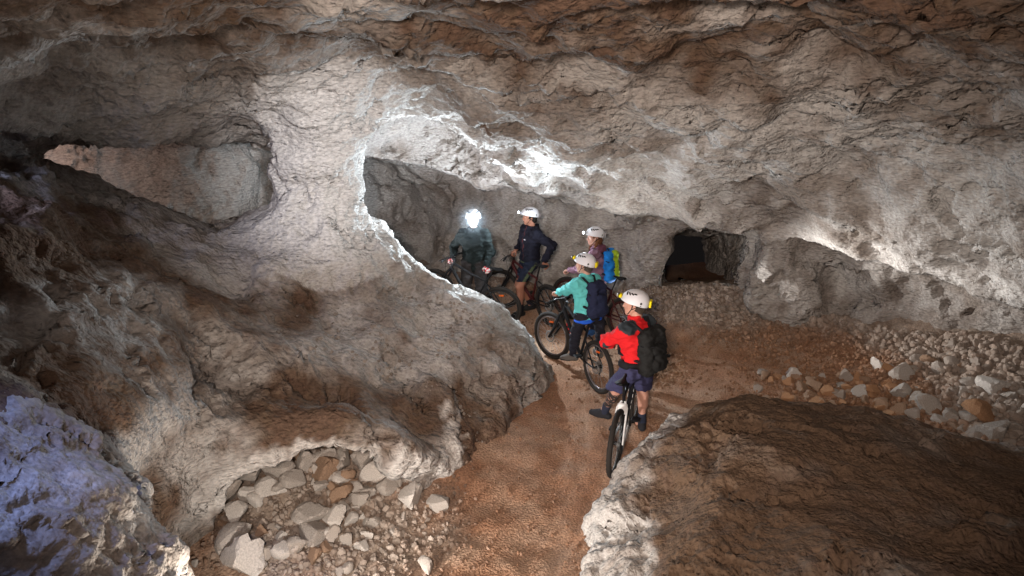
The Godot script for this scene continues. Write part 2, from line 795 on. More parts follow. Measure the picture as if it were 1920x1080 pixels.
func stuff(c: Color, rough: float, metal := 0.0) -> StandardMaterial3D:
	var m := StandardMaterial3D.new()
	m.albedo_color = c
	m.roughness = rough
	m.metallic = metal
	m.metallic_specular = 0.3
	return m


# ---------------------------------------------------------------- the rock
func f_roof(p: Vector3) -> float:
	return (ceil_h.at(p.x, p.z) - p.y) * 0.85


func f_wall(p: Vector3) -> float:
	return -wall_d.at(p.x, p.z) + (p.y - 0.9) * 0.12


func f_cave(p: Vector3, ch: float, wd: float) -> float:
	var r := smin((ch - p.y) * 0.85, -wd + (p.y - 0.9) * 0.12, 0.4)
	if p.z < -6.6 and r < 0.9:
		if p.x > 2.0:
			# the low tunnel, and the hollows worn under the lip of the right wall
			var q := Vector3(absf(p.x - 3.24 + (p.z + 10.6) * 0.12) - 0.46, absf(p.y - 0.90 - minf(p.z + 10.6, 0.0) * 0.27) - 0.33, absf(p.z + 13.2) - 2.6)
			var box := Vector3(maxf(q.x, 0), maxf(q.y, 0), maxf(q.z, 0)).length() + minf(maxf(q.x, maxf(q.y, q.z)), 0.0) - 0.2
			r = smax(r, -box, 0.08)
			var h := clampf((Vector2(p.x, p.z) - Vector2(4.72, -9.05)).dot(Vector2(1.4, 1.8)) / 5.2, 0.0, 1.0)
			var e := Vector2(Vector2(p.x - 4.72 - 1.4 * h, p.z + 9.05 - 1.8 * h).length(), (p.y - 0.72) * 0.72).length() - 0.62
			r = smax(r, -e, 0.06)
			r = smin(r, minf(rod(p, Vector3(3.75, 1.64, -9.5), Vector3(4.5, 1.60, -8.62)), minf(rod(p, Vector3(4.5, 1.60, -8.62), Vector3(5.1, 1.62, -7.78)), rod(p, Vector3(5.1, 1.62, -7.78), Vector3(5.75, 1.56, -6.95)))) - 0.10, 0.12)
			r = smin(r, egg(p, Vector3(4.1, 0.75, -9.85), Vector3(0.50, 1.1, 0.50)), 0.35)
		else:
			r = smax(r, -egg(p, Vector3(-1.35, 2.55, -10.3), Vector3(1.35, 1.0, 1.3)), 0.10)
			r = smax(r, -egg(p, Vector3(-2.5, 1.05, -12.4), Vector3(1.25, 1.15, 1.0)), 0.12)
	return r


func rod(p: Vector3, a: Vector3, b: Vector3) -> float:
	var d := b - a
	return (p - a - d * clampf((p - a).dot(d) / d.length_squared(), 0.0, 1.0)).length()


func f_pillar(p: Vector3) -> float:
	var t := (p.y - 2.65)
	var up := clampf(t - 0.35, 0.0, 0.8)
	var dn := clampf(-t - 0.15, 0.0, 0.75)
	var rad := 0.56 + up * up * 1.1 + dn * dn * 0.75
	var c := Vector2(p.x + 2.42 - 0.12 * t, (p.z + 8.6) * 0.9)
	return (c.length() - rad) * 0.75


func f_ledge(p: Vector3, mh: float, md: float) -> float:
	var r := smax((p.y - mh) * 0.85, md, 0.3)
	return smax(r, -egg(p, Vector3(-1.9, -0.1, -5.58), Vector3(1.0, 0.82, 0.98)), 0.06)


# each fill_ gives the field on n x n x n points from o, column by column
func fill_rock(o: Vector3, c: float, n: int) -> PackedFloat32Array:
	var out := PackedFloat32Array()
	out.resize(n * n * n)
	for i in n:
		for k in n:
			var x := o.x + i * c
			var z := o.z + k * c
			var ch := ceil_h.at(x, z)
			var wd := wall_d.at(x, z)
			var left := x < 1.3 and o.y < 4.8
			var by := absf(x + 2.4) < 1.8 and z < -6.6
			var mh := mass_h.at(x, z) if left else 0.0
			var md := mass_d.at(x, z) if left else 0.0
			for j in n:
				var p := Vector3(x, o.y + j * c, z)
				var r := f_cave(p, ch, wd)
				if left:
					var m := f_ledge(p, mh, md)
					if by:
						m = smin(m, f_pillar(p), 0.45)
					r = smin(r, m, 0.3)
				out[(i * n + j) * n + k] = r
	return out


func fill_boulder(o: Vector3, c: float, n: int) -> PackedFloat32Array:
	var out := PackedFloat32Array()
	out.resize(n * n * n)
	for i in n:
		for k in n:
			var h := boul_h.at(o.x + i * c, o.z + k * c)
			var d := boul_d.at(o.x + i * c, o.z + k * c)
			for j in n:
				var y := o.y + j * c
				out[(i * n + j) * n + k] = smax((y - h) * 0.85, d + (y - 0.4) * 0.25, 0.14)
	return out


func fill_near(o: Vector3, c: float, n: int) -> PackedFloat32Array:
	var out := PackedFloat32Array()
	for i in n:
		for j in n:
			for k in n:
				out.append(f_near(o + Vector3(i, j, k) * c))
	return out


func f_near(p: Vector3) -> float:   # the rock against the camera's left, nearest of all
	var r := egg(p, Vector3(-3.1, 0.92, -2.75), Vector3(1.3, 1.65, 1.08))
	r = smax(r, (p - Vector3(-2.2, 2.12, -3.0)).dot(Vector3(0.45, 0.8, -0.25).normalized()), 0.25)
	return smax(r, (p - Vector3(-1.88, 1.2, -3.1)).dot(Vector3(0.95, 0.15, -0.25).normalized()), 0.2)


# fresh pale stone, dusty stone and brown clay, mixed by noise; `brown` and `pale` shift the balance
func rock_tint(p: Vector3, brown: float, pale: float) -> Color:
	var a := n_col.get_noise_3dv(p) * 1.6
	var b := n_spot.get_noise_3dv(p) * 1.2
	var base := Color(0.30, 0.26, 0.23)
	var k := smoothstep(-0.25, 0.55, a * 0.6 + b * 0.55 + pale)
	base = base.lerp(Color(0.50, 0.475, 0.452), k)
	k = smoothstep(0.05, 0.75, -a * 0.55 + b * 0.5 + brown)
	return base.lerp(Color(0.150, 0.098, 0.068), k)


func roughen(v: PackedVector3Array, ix: PackedInt32Array, amp: float) -> PackedVector3Array:
	var n := normals_of(v, ix)
	for i in v.size():
		v[i] += n[i] * relief_at(v[i]) * amp
	return normals_of(v, ix)


# flat fracture faces: every cell of the rock breaks along a plane of its own
func fracture(p: Vector3) -> float:
	var r := n_cells.get_noise_3dv(p)
	var d := p.dot(Vector3(sin(r * 37.0), 0.6 * cos(r * 91.0), sin(r * 53.0 + 1.0))) * 1.5 + r * 5.0
	return absf(fposmod(d, 2.0) - 1.0) - 0.5 + r * 0.35


func relief_at(p: Vector3) -> float:
	var e := n_low.get_noise_3dv(p) * (0.20 - 0.10 * smoothstep(1.5, 0.5, p.x) * smoothstep(3.0, 2.4, p.y))
	e += n_mid.get_noise_3dv(p) * 0.085
	e += (n_chip.get_noise_3d(p.x * 0.7, p.y * 1.3 + p.x * 0.25, p.z) + 0.5) * 0.10
	e -= smoothstep(0.72, 0.95, n_crack.get_noise_3dv(p)) * 0.10
	var roof := smoothstep(2.2, 3.2, p.y)   # chips broken out of the ceiling
	if roof > 0.0:
		e += roof * ((n_chip.get_noise_3d(p.x * 1.3 + 7.0, p.y * 2.5, p.z * 2.2) + 0.5) * 0.09 + n_crack.get_noise_3d(p.x, p.y * 3.0, p.z * 2.6) * 0.05)
	if p.z < -9.2:
		e += (n_facet.get_noise_3dv(p) + 0.4) * 0.5 * smoothstep(-9.2, -10.2, p.z)
	e += fracture(p) * (0.085 if p.z > -9.2 else 0.15)
	if p.x > 2.3 and p.z < -10.7 and p.y < 1.5:
		e *= 0.7   # the tunnel was cut, its walls are smoother
	return e + n_fine.get_noise_3dv(p) * 0.02


# a whiter streak: round the lip of the arch and down the right end of the ledge
func pale_streak(p: Vector3) -> float:
	var line := [Vector3(-2.6, 0.38, -4.95), Vector3(-2.35, 0.58, -5.05), Vector3(-1.85, 0.68, -5.22), Vector3(-1.4, 0.6, -5.36), Vector3(-1.05, 0.35, -5.5), Vector3(-0.75, 0.1, -5.7), Vector3(-0.62, 0.2, -5.95), Vector3(-0.54, 0.41, -6.15), Vector3(-0.58, 0.62, -6.45)]
	var d := 1e3
	for i in line.size() - 1:
		var a: Vector3 = line[i]
		var b: Vector3 = line[i + 1]
		d = minf(d, (p - Geometry3D.get_closest_point_to_segment(p, a, b)).length())
	return smoothstep(0.20, 0.07, d + n_spot.get_noise_3dv(p * 2.0) * 0.16) * 0.9


func build_fields() -> void:
	var lo := Vector2(-9, -15)
	var hi := Vector2(8.6, 1)
	ceil_h = plate([Vector3(0, 5.1, 0), Vector3(-4, 4.8, -1), Vector3(4, 5.0, -1), Vector3(0, 4.75, -2.5), Vector3(-5.6, 3.5, -5), Vector3(-6.5, 3.0, -8), Vector3(-4.4, 3.3, -9.6), Vector3(6.2, 2.6, -5), Vector3(6.5, 2.0, -3), Vector3(3, 1.4, -13), Vector3(4.9, 1.45, -9.3), Vector3(5.5, 1.45, -8.4), Vector3(6.2, 1.4, -7.5), Vector3(-1, 2.2, -13), Vector3(-4.5, 2.6, -12), Vector3(-2.88, 4.28, -4.6), Vector3(-1.74, 4.32, -5.2), Vector3(0, 4.36, -5.2), Vector3(1.6, 4.34, -5), Vector3(2.85, 4.3, -4.4), Vector3(-3.88, 3.83, -6), Vector3(-3.12, 3.8, -6.8), Vector3(-2.04, 3.94, -7.6), Vector3(0, 3.9, -6.8), Vector3(1.63, 3.91, -6.4), Vector3(3.1, 3.91, -6), Vector3(3.66, 3.92, -5.2), Vector3(-4.91, 3.2, -6.6), Vector3(-4.38, 3.22, -8), Vector3(-3.27, 2.95, -8.6), Vector3(-2.25, 3.7, -8.3), Vector3(-1.37, 3.41, -9), Vector3(-0.39, 3.26, -8.5), Vector3(0.57, 3.1, -8.2), Vector3(1.74, 3.2, -7.8), Vector3(3, 3.26, -7.2), Vector3(4.02, 3.32, -6.6), Vector3(4.44, 3.38, -6), Vector3(0.3, 2.42, -9.6), Vector3(1.41, 2.38, -9.4), Vector3(2.67, 2.5, -8.7), Vector3(3.98, 2.64, -7.9), Vector3(4.84, 2.81, -6.9), Vector3(1.55, 1.84, -10.2), Vector3(2.81, 1.61, -10.3), Vector3(3.71, 1.7, -9.4), Vector3(4.43, 1.63, -8.5), Vector3(5, 1.66, -7.7), Vector3(5.58, 1.6, -7), Vector3(-0.97, 2.16, -11.2), Vector3(-2.06, 2.37, -11)], lo, hi, 0.12, 0.8, 5.6)
	wall_d = outline(PackedVector2Array([Vector2(-9, 4), Vector2(-9, -7.6), Vector2(-5.6, -9.7), Vector2(-4.2, -10.3), Vector2(-3.4, -11.4), Vector2(-2.9, -12.2), Vector2(-1.2, -12.3), Vector2(0.1, -11.75), Vector2(1.1, -11.25), Vector2(2.2, -10.75), Vector2(3.3, -10.6), Vector2(3.95, -10.2), Vector2(4.35, -9.75), Vector2(4.95, -9.35), Vector2(5.35, -8.75), Vector2(5.95, -8.25), Vector2(6.2, -7.5), Vector2(6.6, -6.6), Vector2(7.0, -5), Vector2(7.4, -2), Vector2(7.6, 4)]), lo, hi, 0.1)
	mass_h = plate([Vector3(-1.7, 0.9, -9.8), Vector3(-0.8, 0.45, -9.4), Vector3(-0.2, 0.15, -9.1), Vector3(0.4, 0.0, -8.7), Vector3(-3.4, 1.4, -9.6), Vector3(-5, 2.2, -8.9), Vector3(-6.5, 2.9, -8), Vector3(-6.5, 3.2, -5), Vector3(-5, 3.0, -3.5), Vector3(0.3, 0.0, -7.2), Vector3(-0.1, 0.0, -6.4), Vector3(-0.5, 0.02, -5.8), Vector3(-4, 2.7, -1.5), Vector3(-1.85, 1.0, -5.25), Vector3(-2.3, 1.06, -5.15), Vector3(-1.4, 0.98, -5.4), Vector3(-1.1, 0.72, -5.5), Vector3(-4.98, 3.08, -6.6), Vector3(-4.9, 2.72, -7.6), Vector3(-4.4, 2.34, -8), Vector3(-3.78, 2.01, -8.4), Vector3(-3.21, 1.98, -8.7), Vector3(-2.6, 1.8, -8.7), Vector3(-1.86, 1.55, -8.8), Vector3(-1.36, 1.39, -8.7), Vector3(-0.78, 1.16, -8.6), Vector3(-0.36, 0.94, -8.5), Vector3(0, 0.71, -8.4), Vector3(0.35, 0.37, -8.2), Vector3(0.63, 0.03, -8), Vector3(-3.9, 2.54, -5.6), Vector3(-4.15, 2.81, -5.4), Vector3(-3.77, 2.14, -6.5), Vector3(-3.24, 1.75, -7), Vector3(-2.52, 1.5, -7.4), Vector3(-1.64, 1.2, -7.5), Vector3(-1.03, 1.02, -7.6), Vector3(-0.51, 0.79, -7.5), Vector3(-0.06, 0.46, -7.3), Vector3(-3.52, 2.43, -4.4), Vector3(-3.09, 2.15, -4.5), Vector3(-2.97, 1.83, -5.3), Vector3(-2.57, 1.42, -5.9), Vector3(-1.92, 1.11, -6.2), Vector3(-1.43, 0.82, -6.3), Vector3(-0.89, 0.58, -6.3), Vector3(-0.35, 0.27, -6.5), Vector3(-3, 2.25, -3.6), Vector3(-2.82, 1.98, -4), Vector3(-2.7, 1.56, -4.5), Vector3(-2.41, 1.09, -5.35), Vector3(-1.78, 0.9, -5.6), Vector3(-1.24, 0.72, -5.75), Vector3(-0.85, 0.38, -5.9), Vector3(-2.48, 2.31, -2.9), Vector3(-2.3, 2.1, -2.95), Vector3(-2.09, 1.94, -3), Vector3(-1.95, 1.6, -3.1)], lo, hi, 0.1, -0.4, 3.4)
	mass_d = outline(PackedVector2Array([Vector2(0.8, -8.05), Vector2(0.35, -7.3), Vector2(-0.1, -6.5), Vector2(-0.42, -5.9), Vector2(-0.8, -5.55), Vector2(-1.3, -5.33), Vector2(-1.8, -5.2), Vector2(-2.3, -5.05), Vector2(-2.62, -4.85), Vector2(-2.72, -4.4), Vector2(-2.55, -3.9), Vector2(-2.45, -3.3), Vector2(-2.5, -2.2), Vector2(-2.5, -1), Vector2(-9, -1), Vector2(-9, -8.6), Vector2(-6, -9.3), Vector2(-3.8, -9.7), Vector2(-2.6, -9.8), Vector2(-1.5, -9.6), Vector2(-0.6, -9.25), Vector2(0.25, -8.75)]), lo, hi, 0.1)
	boul_h = plate([Vector3(0.8, 0.3, -4.5), Vector3(0.95, 0.3, -5.3), Vector3(1.35, 0.28, -6.1), Vector3(1.6, 0.2, -6.55), Vector3(2.7, 0.45, -6.6), Vector3(1.4, 0.8, -3.4), Vector3(4.5, 0.9, -3), Vector3(5.5, 0.7, -3.5), Vector3(1.52, 0.45, -6.09), Vector3(1.58, 0.7, -5.12), Vector3(1.27, 0.75, -4.07), Vector3(1.31, 0.5, -4.86), Vector3(2.58, 0.75, -6.12), Vector3(2.1, 0.6, -6.26), Vector3(3.16, 0.75, -5.98), Vector3(3.73, 0.75, -5.67), Vector3(4.28, 0.8, -4.9), Vector3(2.41, 1, -4.04), Vector3(1.76, 1, -3.37), Vector3(2.91, 1.15, -3.2), Vector3(2.05, 0.95, -4.58), Vector3(3.22, 0.95, -4.44)], lo, hi, 0.08, 0.1, 1.4)
	boul_d = outline(PackedVector2Array([Vector2(0.72, -4.45), Vector2(0.92, -5.3), Vector2(1.30, -5.95), Vector2(1.52, -6.4), Vector2(1.85, -6.6), Vector2(2.2, -6.78), Vector2(2.8, -6.6), Vector2(3.6, -6.15), Vector2(4.6, -5.3), Vector2(5.6, -4.2), Vector2(6, -2.4), Vector2(1.2, -2.4), Vector2(0.65, -3.5)]), lo, hi, 0.06)
	ground_h = plate([Vector3(0.6, 0, -4.5), Vector3(1, 0, -6), Vector3(1.25, 0, -7.2), Vector3(0.3, 0, -9.5), Vector3(-0.5, 0, -10.3), Vector3(-1.4, 0.25, -11.6), Vector3(-0.4, 0.2, -11.3), Vector3(2.2, 0.05, -7.3), Vector3(2.4, 0.14, -9.3), Vector3(3.1, 0.5, -10.5), Vector3(3.1, 0.15, -11.7), Vector3(3.2, -0.3, -13.2), Vector3(1.6, 0.25, -10.4), Vector3(3.3, 0.1, -7.5), Vector3(4.4, 0.1, -8.8), Vector3(5.8, 0.5, -7.3), Vector3(4.6, 0.15, -6), Vector3(5.5, 0.4, -5.5), Vector3(5.3, 0.28, -8.1), Vector3(-0.5, 0, -5.4), Vector3(-1.5, 0.15, -5.2), Vector3(-1.9, 0.36, -5.8), Vector3(-2.7, 0.15, -5), Vector3(-2.3, 0, -4.3), Vector3(-1.8, 0.42, -6.7), Vector3(0, 0, -3), Vector3(3, 0, -3), Vector3(-3, 0, -2), Vector3(-3, 0.7, -9), Vector3(-3, 0.4, -12.5), Vector3(6.5, 0.9, -9), Vector3(7, 0.9, -4), Vector3(0, 0, 0), Vector3(2, 0, -8.3)], lo, hi, 0.12, -0.8, 1.2)


func build_rock() -> void:
	var r := nets(fill_rock, Vector3(-7.6, -0.7, -15.2), Vector3(7.8, 5.4, -1.4), CELL, 1.8)
	var v: PackedVector3Array = r[0]
	var ix: PackedInt32Array = r[1]
	var who := PackedByteArray()
	var col := PackedColorArray()
	who.resize(v.size())
	col.resize(v.size())
	for i in v.size():
		var p := v[i]
		var fc := f_cave(p, ceil_h.at(p.x, p.z), wall_d.at(p.x, p.z))
		var fm := f_ledge(p, mass_h.at(p.x, p.z), mass_d.at(p.x, p.z))
		var fp := f_pillar(p)
		var w := 1
		if minf(fm, fp) < fc and p.x < 1.4:
			w = 2 if fm < fp else 3
			if w == 2:
				var brown := 0.48 - smoothstep(-6.6, -8.3, p.z) * 0.75 - smoothstep(0.5, 0.0, p.y) * 0.1
				col[i] = rock_tint(p, brown, 0.05 + smoothstep(-6.8, -8.3, p.z) * 0.3).lerp(Color(0.68, 0.65, 0.62), pale_streak(p))
			else:
				col[i] = rock_tint(p, -0.7, 0.85).lerp(Color(0.62, 0.59, 0.56), 0.4)
		else:
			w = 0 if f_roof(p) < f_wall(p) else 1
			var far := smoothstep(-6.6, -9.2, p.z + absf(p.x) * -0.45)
			var lip := minf(rod(p, Vector3(3.75, 1.64, -9.5), Vector3(4.5, 1.60, -8.62)), minf(rod(p, Vector3(4.5, 1.60, -8.62), Vector3(5.1, 1.62, -7.78)), rod(p, Vector3(5.1, 1.62, -7.78), Vector3(5.75, 1.56, -6.95)))) if p.x > 3.4 else 1.0
			var brow := smoothstep(0.32, 0.12, lip) if p.x > 3.4 else smoothstep(2.1, 1.65, p.y) * smoothstep(-0.5, 1.0, p.x) * (1.0 if w == 0 or p.x > 3.4 else 0.35) + smoothstep(0.75, 0.3, p.distance_to(Vector3(0.65, 2.65, -9.25)))  # pale crust whitened further for lamplight, plus a painted lamplit ceiling patch
			var painted_shade := smoothstep(-1.8, -4.2, p.x + n_col.get_noise_3dv(p) * 0.8) * smoothstep(2.6, 3.2, p.y)  # shade of the upper left ceiling, put into its colour
			col[i] = rock_tint(p, 0.5 - far * 1.0 - brow, far * 0.45 - 0.1 + brow * 0.3).lerp(Color(0.72, 0.69, 0.66), clampf(brow * (0.55 + n_spot.get_noise_3dv(p) * 1.2), 0, 0.9)).lerp(Color(0.115, 0.105, 0.10), painted_shade * 0.45)
		who[i] = w
	var n := roughen(v, ix, 1.0)
	var names := ["cave_ceiling", "cave_wall", "rock_ledge", "rock_pillar"]
	for k in 4:
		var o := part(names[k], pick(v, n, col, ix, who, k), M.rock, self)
		if k < 2:
			tag(o, ["brown chipped rock ceiling sloping down over the whole cave", "pale limestone cave wall with a low dark tunnel and hollows"][k], ["cave ceiling", "cave wall"][k], "", "structure")
		elif k == 2:
			tag(o, "sloping mottled rock ledge with an arch over rubble at its foot", "rock ledge")
		else:
			tag(o, "pale flared limestone pillar joining the sloping ledge to the ceiling", "rock pillar")
	for q in 2:
		r = nets(fill_boulder if q == 0 else fill_near, Vector3(0.3, -0.2, -7.1) if q == 0 else Vector3(-4.5, -0.3, -4.0), Vector3(6.2, 1.6, -2.3) if q == 0 else Vector3(-1.4, 2.6, -1.5), 0.024 if q == 0 else 0.02)
		v = r[0]
		ix = r[1]
		n = normals_of(v, ix)
		col = PackedColorArray()
		for i in v.size():
			if q == 0:
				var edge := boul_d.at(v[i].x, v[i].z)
				col.append(rock_tint(v[i], 0.75 - smoothstep(-0.42, -0.08, edge + n_spot.get_noise_3dv(v[i]) * 0.25) * smoothstep(2.6, 1.7, v[i].x) * 1.5, smoothstep(-0.4, 0.0, edge) * 0.5 - 0.1).lerp(Color(0.14, 0.09, 0.06), smoothstep(-0.10, -0.45, edge + n_spot.get_noise_3dv(v[i]) * 0.3) * 0.75))  # left edge whitened for lamplight; dirt-brown top darkened for shade
			else:
				col.append(rock_tint(v[i], -0.1, 0.3))
		n = roughen(v, ix, 0.65 if q == 0 else 0.85)
		for i in v.size():   # broken edges, finer than on the far rock
			v[i] += n[i] * ((n_mid.get_noise_3dv(v[i] * 1.3) * 0.10 * smoothstep(-0.6, -0.1, boul_d.at(v[i].x, v[i].z)) if q == 0 else n_mid.get_noise_3dv(v[i] * 1.3) * 0.05) + (n_chip.get_noise_3dv(v[i] * 2.6) + 0.5) * (0.05 if q == 1 else lerpf(0.02, 0.06, smoothstep(-0.6, -0.1, boul_d.at(v[i].x, v[i].z)))) + n_mid.get_noise_3dv(v[i] * 3.0) * 0.015)
		n = normals_of(v, ix)
		if q == 0:
			tag(part("boulder", surface(v, n, col, ix), M.boulder, self), "huge brown foreground boulder with lamplight painted along its left edge beside the path", "boulder")
		else:
			tag(part("boulder", surface(v, n, col, ix), M.boulder, self), "bluish daylit rock at the near left, in front of the ledge", "boulder")


func build_ground() -> void:
	var xs := PackedFloat32Array()
	var zs := PackedFloat32Array()
	var x := -9.0
	while x < 8.5:
		xs.append(x)
		x += 0.035 if x > -3.4 and x < 6.4 else 0.3
	var z := -14.8
	while z < 1.0:
		zs.append(z)
		z += 0.035 if z > -11.8 and z < -4.0 else 0.25
	var v := PackedVector3Array()
	var col := PackedColorArray()
	var ix := PackedInt32Array()
	var w := xs.size()
	for j in zs.size():
		for i in w:
			v.append(ground_at(xs[i], zs[j]))
			col.append(ground_tint(v[v.size() - 1]))
	for j in zs.size() - 1:
		for i in w - 1:
			var a := j * w + i
			ix.append_array(PackedInt32Array([a, a + 1, a + w, a + 1, a + w + 1, a + w]))
	tag(part("ground", surface(v, normals_of(v, ix), col, ix), M.ground, self), "reddish earth path and grey gravel floor of the cave", "ground", "", "structure")


func heaped(x: float, z: float) -> float:   # how much loose stone lies here
	var e := n_spot.get_noise_2d(x * 0.8, z * 0.8) * 0.12
	var fan := smoothstep(1.15, 0.5, Vector2((x + 1.65) * 0.75, z + 5.1).length() + e * 2.0)   # the spill below the arch
	return maxf(smoothstep(0.06, 0.3, ground_h.at(x, z) + e), fan)


func ground_at(x: float, z: float) -> Vector3:
	var y := ground_h.at(x, z)
	var h := heaped(x, z)
	y += n_mid.get_noise_2d(x * 0.9, z * 0.9) * 0.035 + n_fine.get_noise_2d(x, z) * (0.007 + 0.03 * h)
	y -= 0.010 * rut(x, z) * (1.0 - h)
	return Vector3(x, y + h * n_chip.get_noise_2d(x, z) * 0.05, z)


func rut(x: float, z: float) -> float:   # wheel tracks worn along the path
	if absf(x - 0.6) > 1.3 or z > -3.5:
		return 0.0
	var line := [Vector2(0.1, -4.0), Vector2(0.75, -5.4), Vector2(1.1, -6.6), Vector2(1.05, -7.8), Vector2(0.55, -9.2), Vector2(-0.1, -10.4)]
	var p := Vector2(x + n_col.get_noise_2d(z, 3.0) * 0.12, z)
	var d := 9.0
	for i in 5:
		d = minf(d, p.distance_to(Geometry2D.get_closest_point_to_segment(p, line[i], line[i + 1])))
	return maxf(smoothstep(0.06, 0.02, d), smoothstep(0.055, 0.02, absf(d - 0.24)) * 0.8)


func ground_tint(p: Vector3) -> Color:
	var h := heaped(p.x, p.z)
	var a := n_col.get_noise_2d(p.x, p.z) + n_spot.get_noise_2d(p.x, p.z) * 0.8
	var earth := Color(0.36, 0.195, 0.118).lerp(Color(0.44, 0.275, 0.185), smoothstep(-0.4, 0.5, a))
	earth = earth.lerp(Color(0.40, 0.27, 0.19), rut(p.x, p.z) * 0.22)
	return earth.lerp(Color(0.34, 0.275, 0.225), clampf(h * 0.9 + a * 0.25, 0.0, 1.0))


# ---------------------------------------------------------------- loose stones
func stone_mesh(seed_: int, level := 2, squash := Vector3.ONE) -> ArrayMesh:
	# a ball cut by random planes: flat broken faces and sharp edges
	var r := RandomNumberGenerator.new()
	r.seed = seed_
	var planes: Array[Plane] = []
	for i in 7:
		var m := Vector3(r.randfn(), r.randfn(), r.randfn()).normalized()
		planes.append(Plane(m, r.randf_range(0.20, 0.40)))
	var t := (1.0 + sqrt(5.0)) / 2.0
	var vs: Array[Vector3] = []
	for p in [Vector3(-1, t, 0), Vector3(1, t, 0), Vector3(-1, -t, 0), Vector3(1, -t, 0), Vector3(0, -1, t), Vector3(0, 1, t), Vector3(0, -1, -t), Vector3(0, 1, -t), Vector3(t, 0, -1), Vector3(t, 0, 1), Vector3(-t, 0, -1), Vector3(-t, 0, 1)]:
		vs.append(p.normalized())
	var fs := [[0, 11, 5], [0, 5, 1], [0, 1, 7], [0, 7, 10], [0, 10, 11], [1, 5, 9], [5, 11, 4], [11, 10, 2], [10, 7, 6], [7, 1, 8], [3, 9, 4], [3, 4, 2], [3, 2, 6], [3, 6, 8], [3, 8, 9], [4, 9, 5], [2, 4, 11], [6, 2, 10], [8, 6, 7], [9, 8, 1]]
	var tris: Array = []
	for f in fs:
		tris.append([vs[f[0]], vs[f[1]], vs[f[2]]])
	for l in level:
		var next: Array = []
		for q in tris:
			var x: Vector3 = (q[0] + q[1]).normalized()
			var y: Vector3 = (q[1] + q[2]).normalized()
			var z: Vector3 = (q[2] + q[0]).normalized()
			next.append_array([[q[0], x, z], [x, q[1], y], [z, y, q[2]], [x, y, z]])
		tris = next
	var g := Geo.new()
	var cut := func(p: Vector3) -> Vector3:
		var d := 0.66
		for pl in planes:
			var k := p.dot(pl.normal)
			if k > 0.05:
				d = minf(d, pl.d / k)
		return p * d * squash * (1.0 + 0.03 * n_spot.get_noise_3dv(p * 2.0 + Vector3.ONE * seed_))
	for q in tris:
		g.tri(cut.call(q[0]), cut.call(q[1]), cut.call(q[2]))
	return g.mesh()


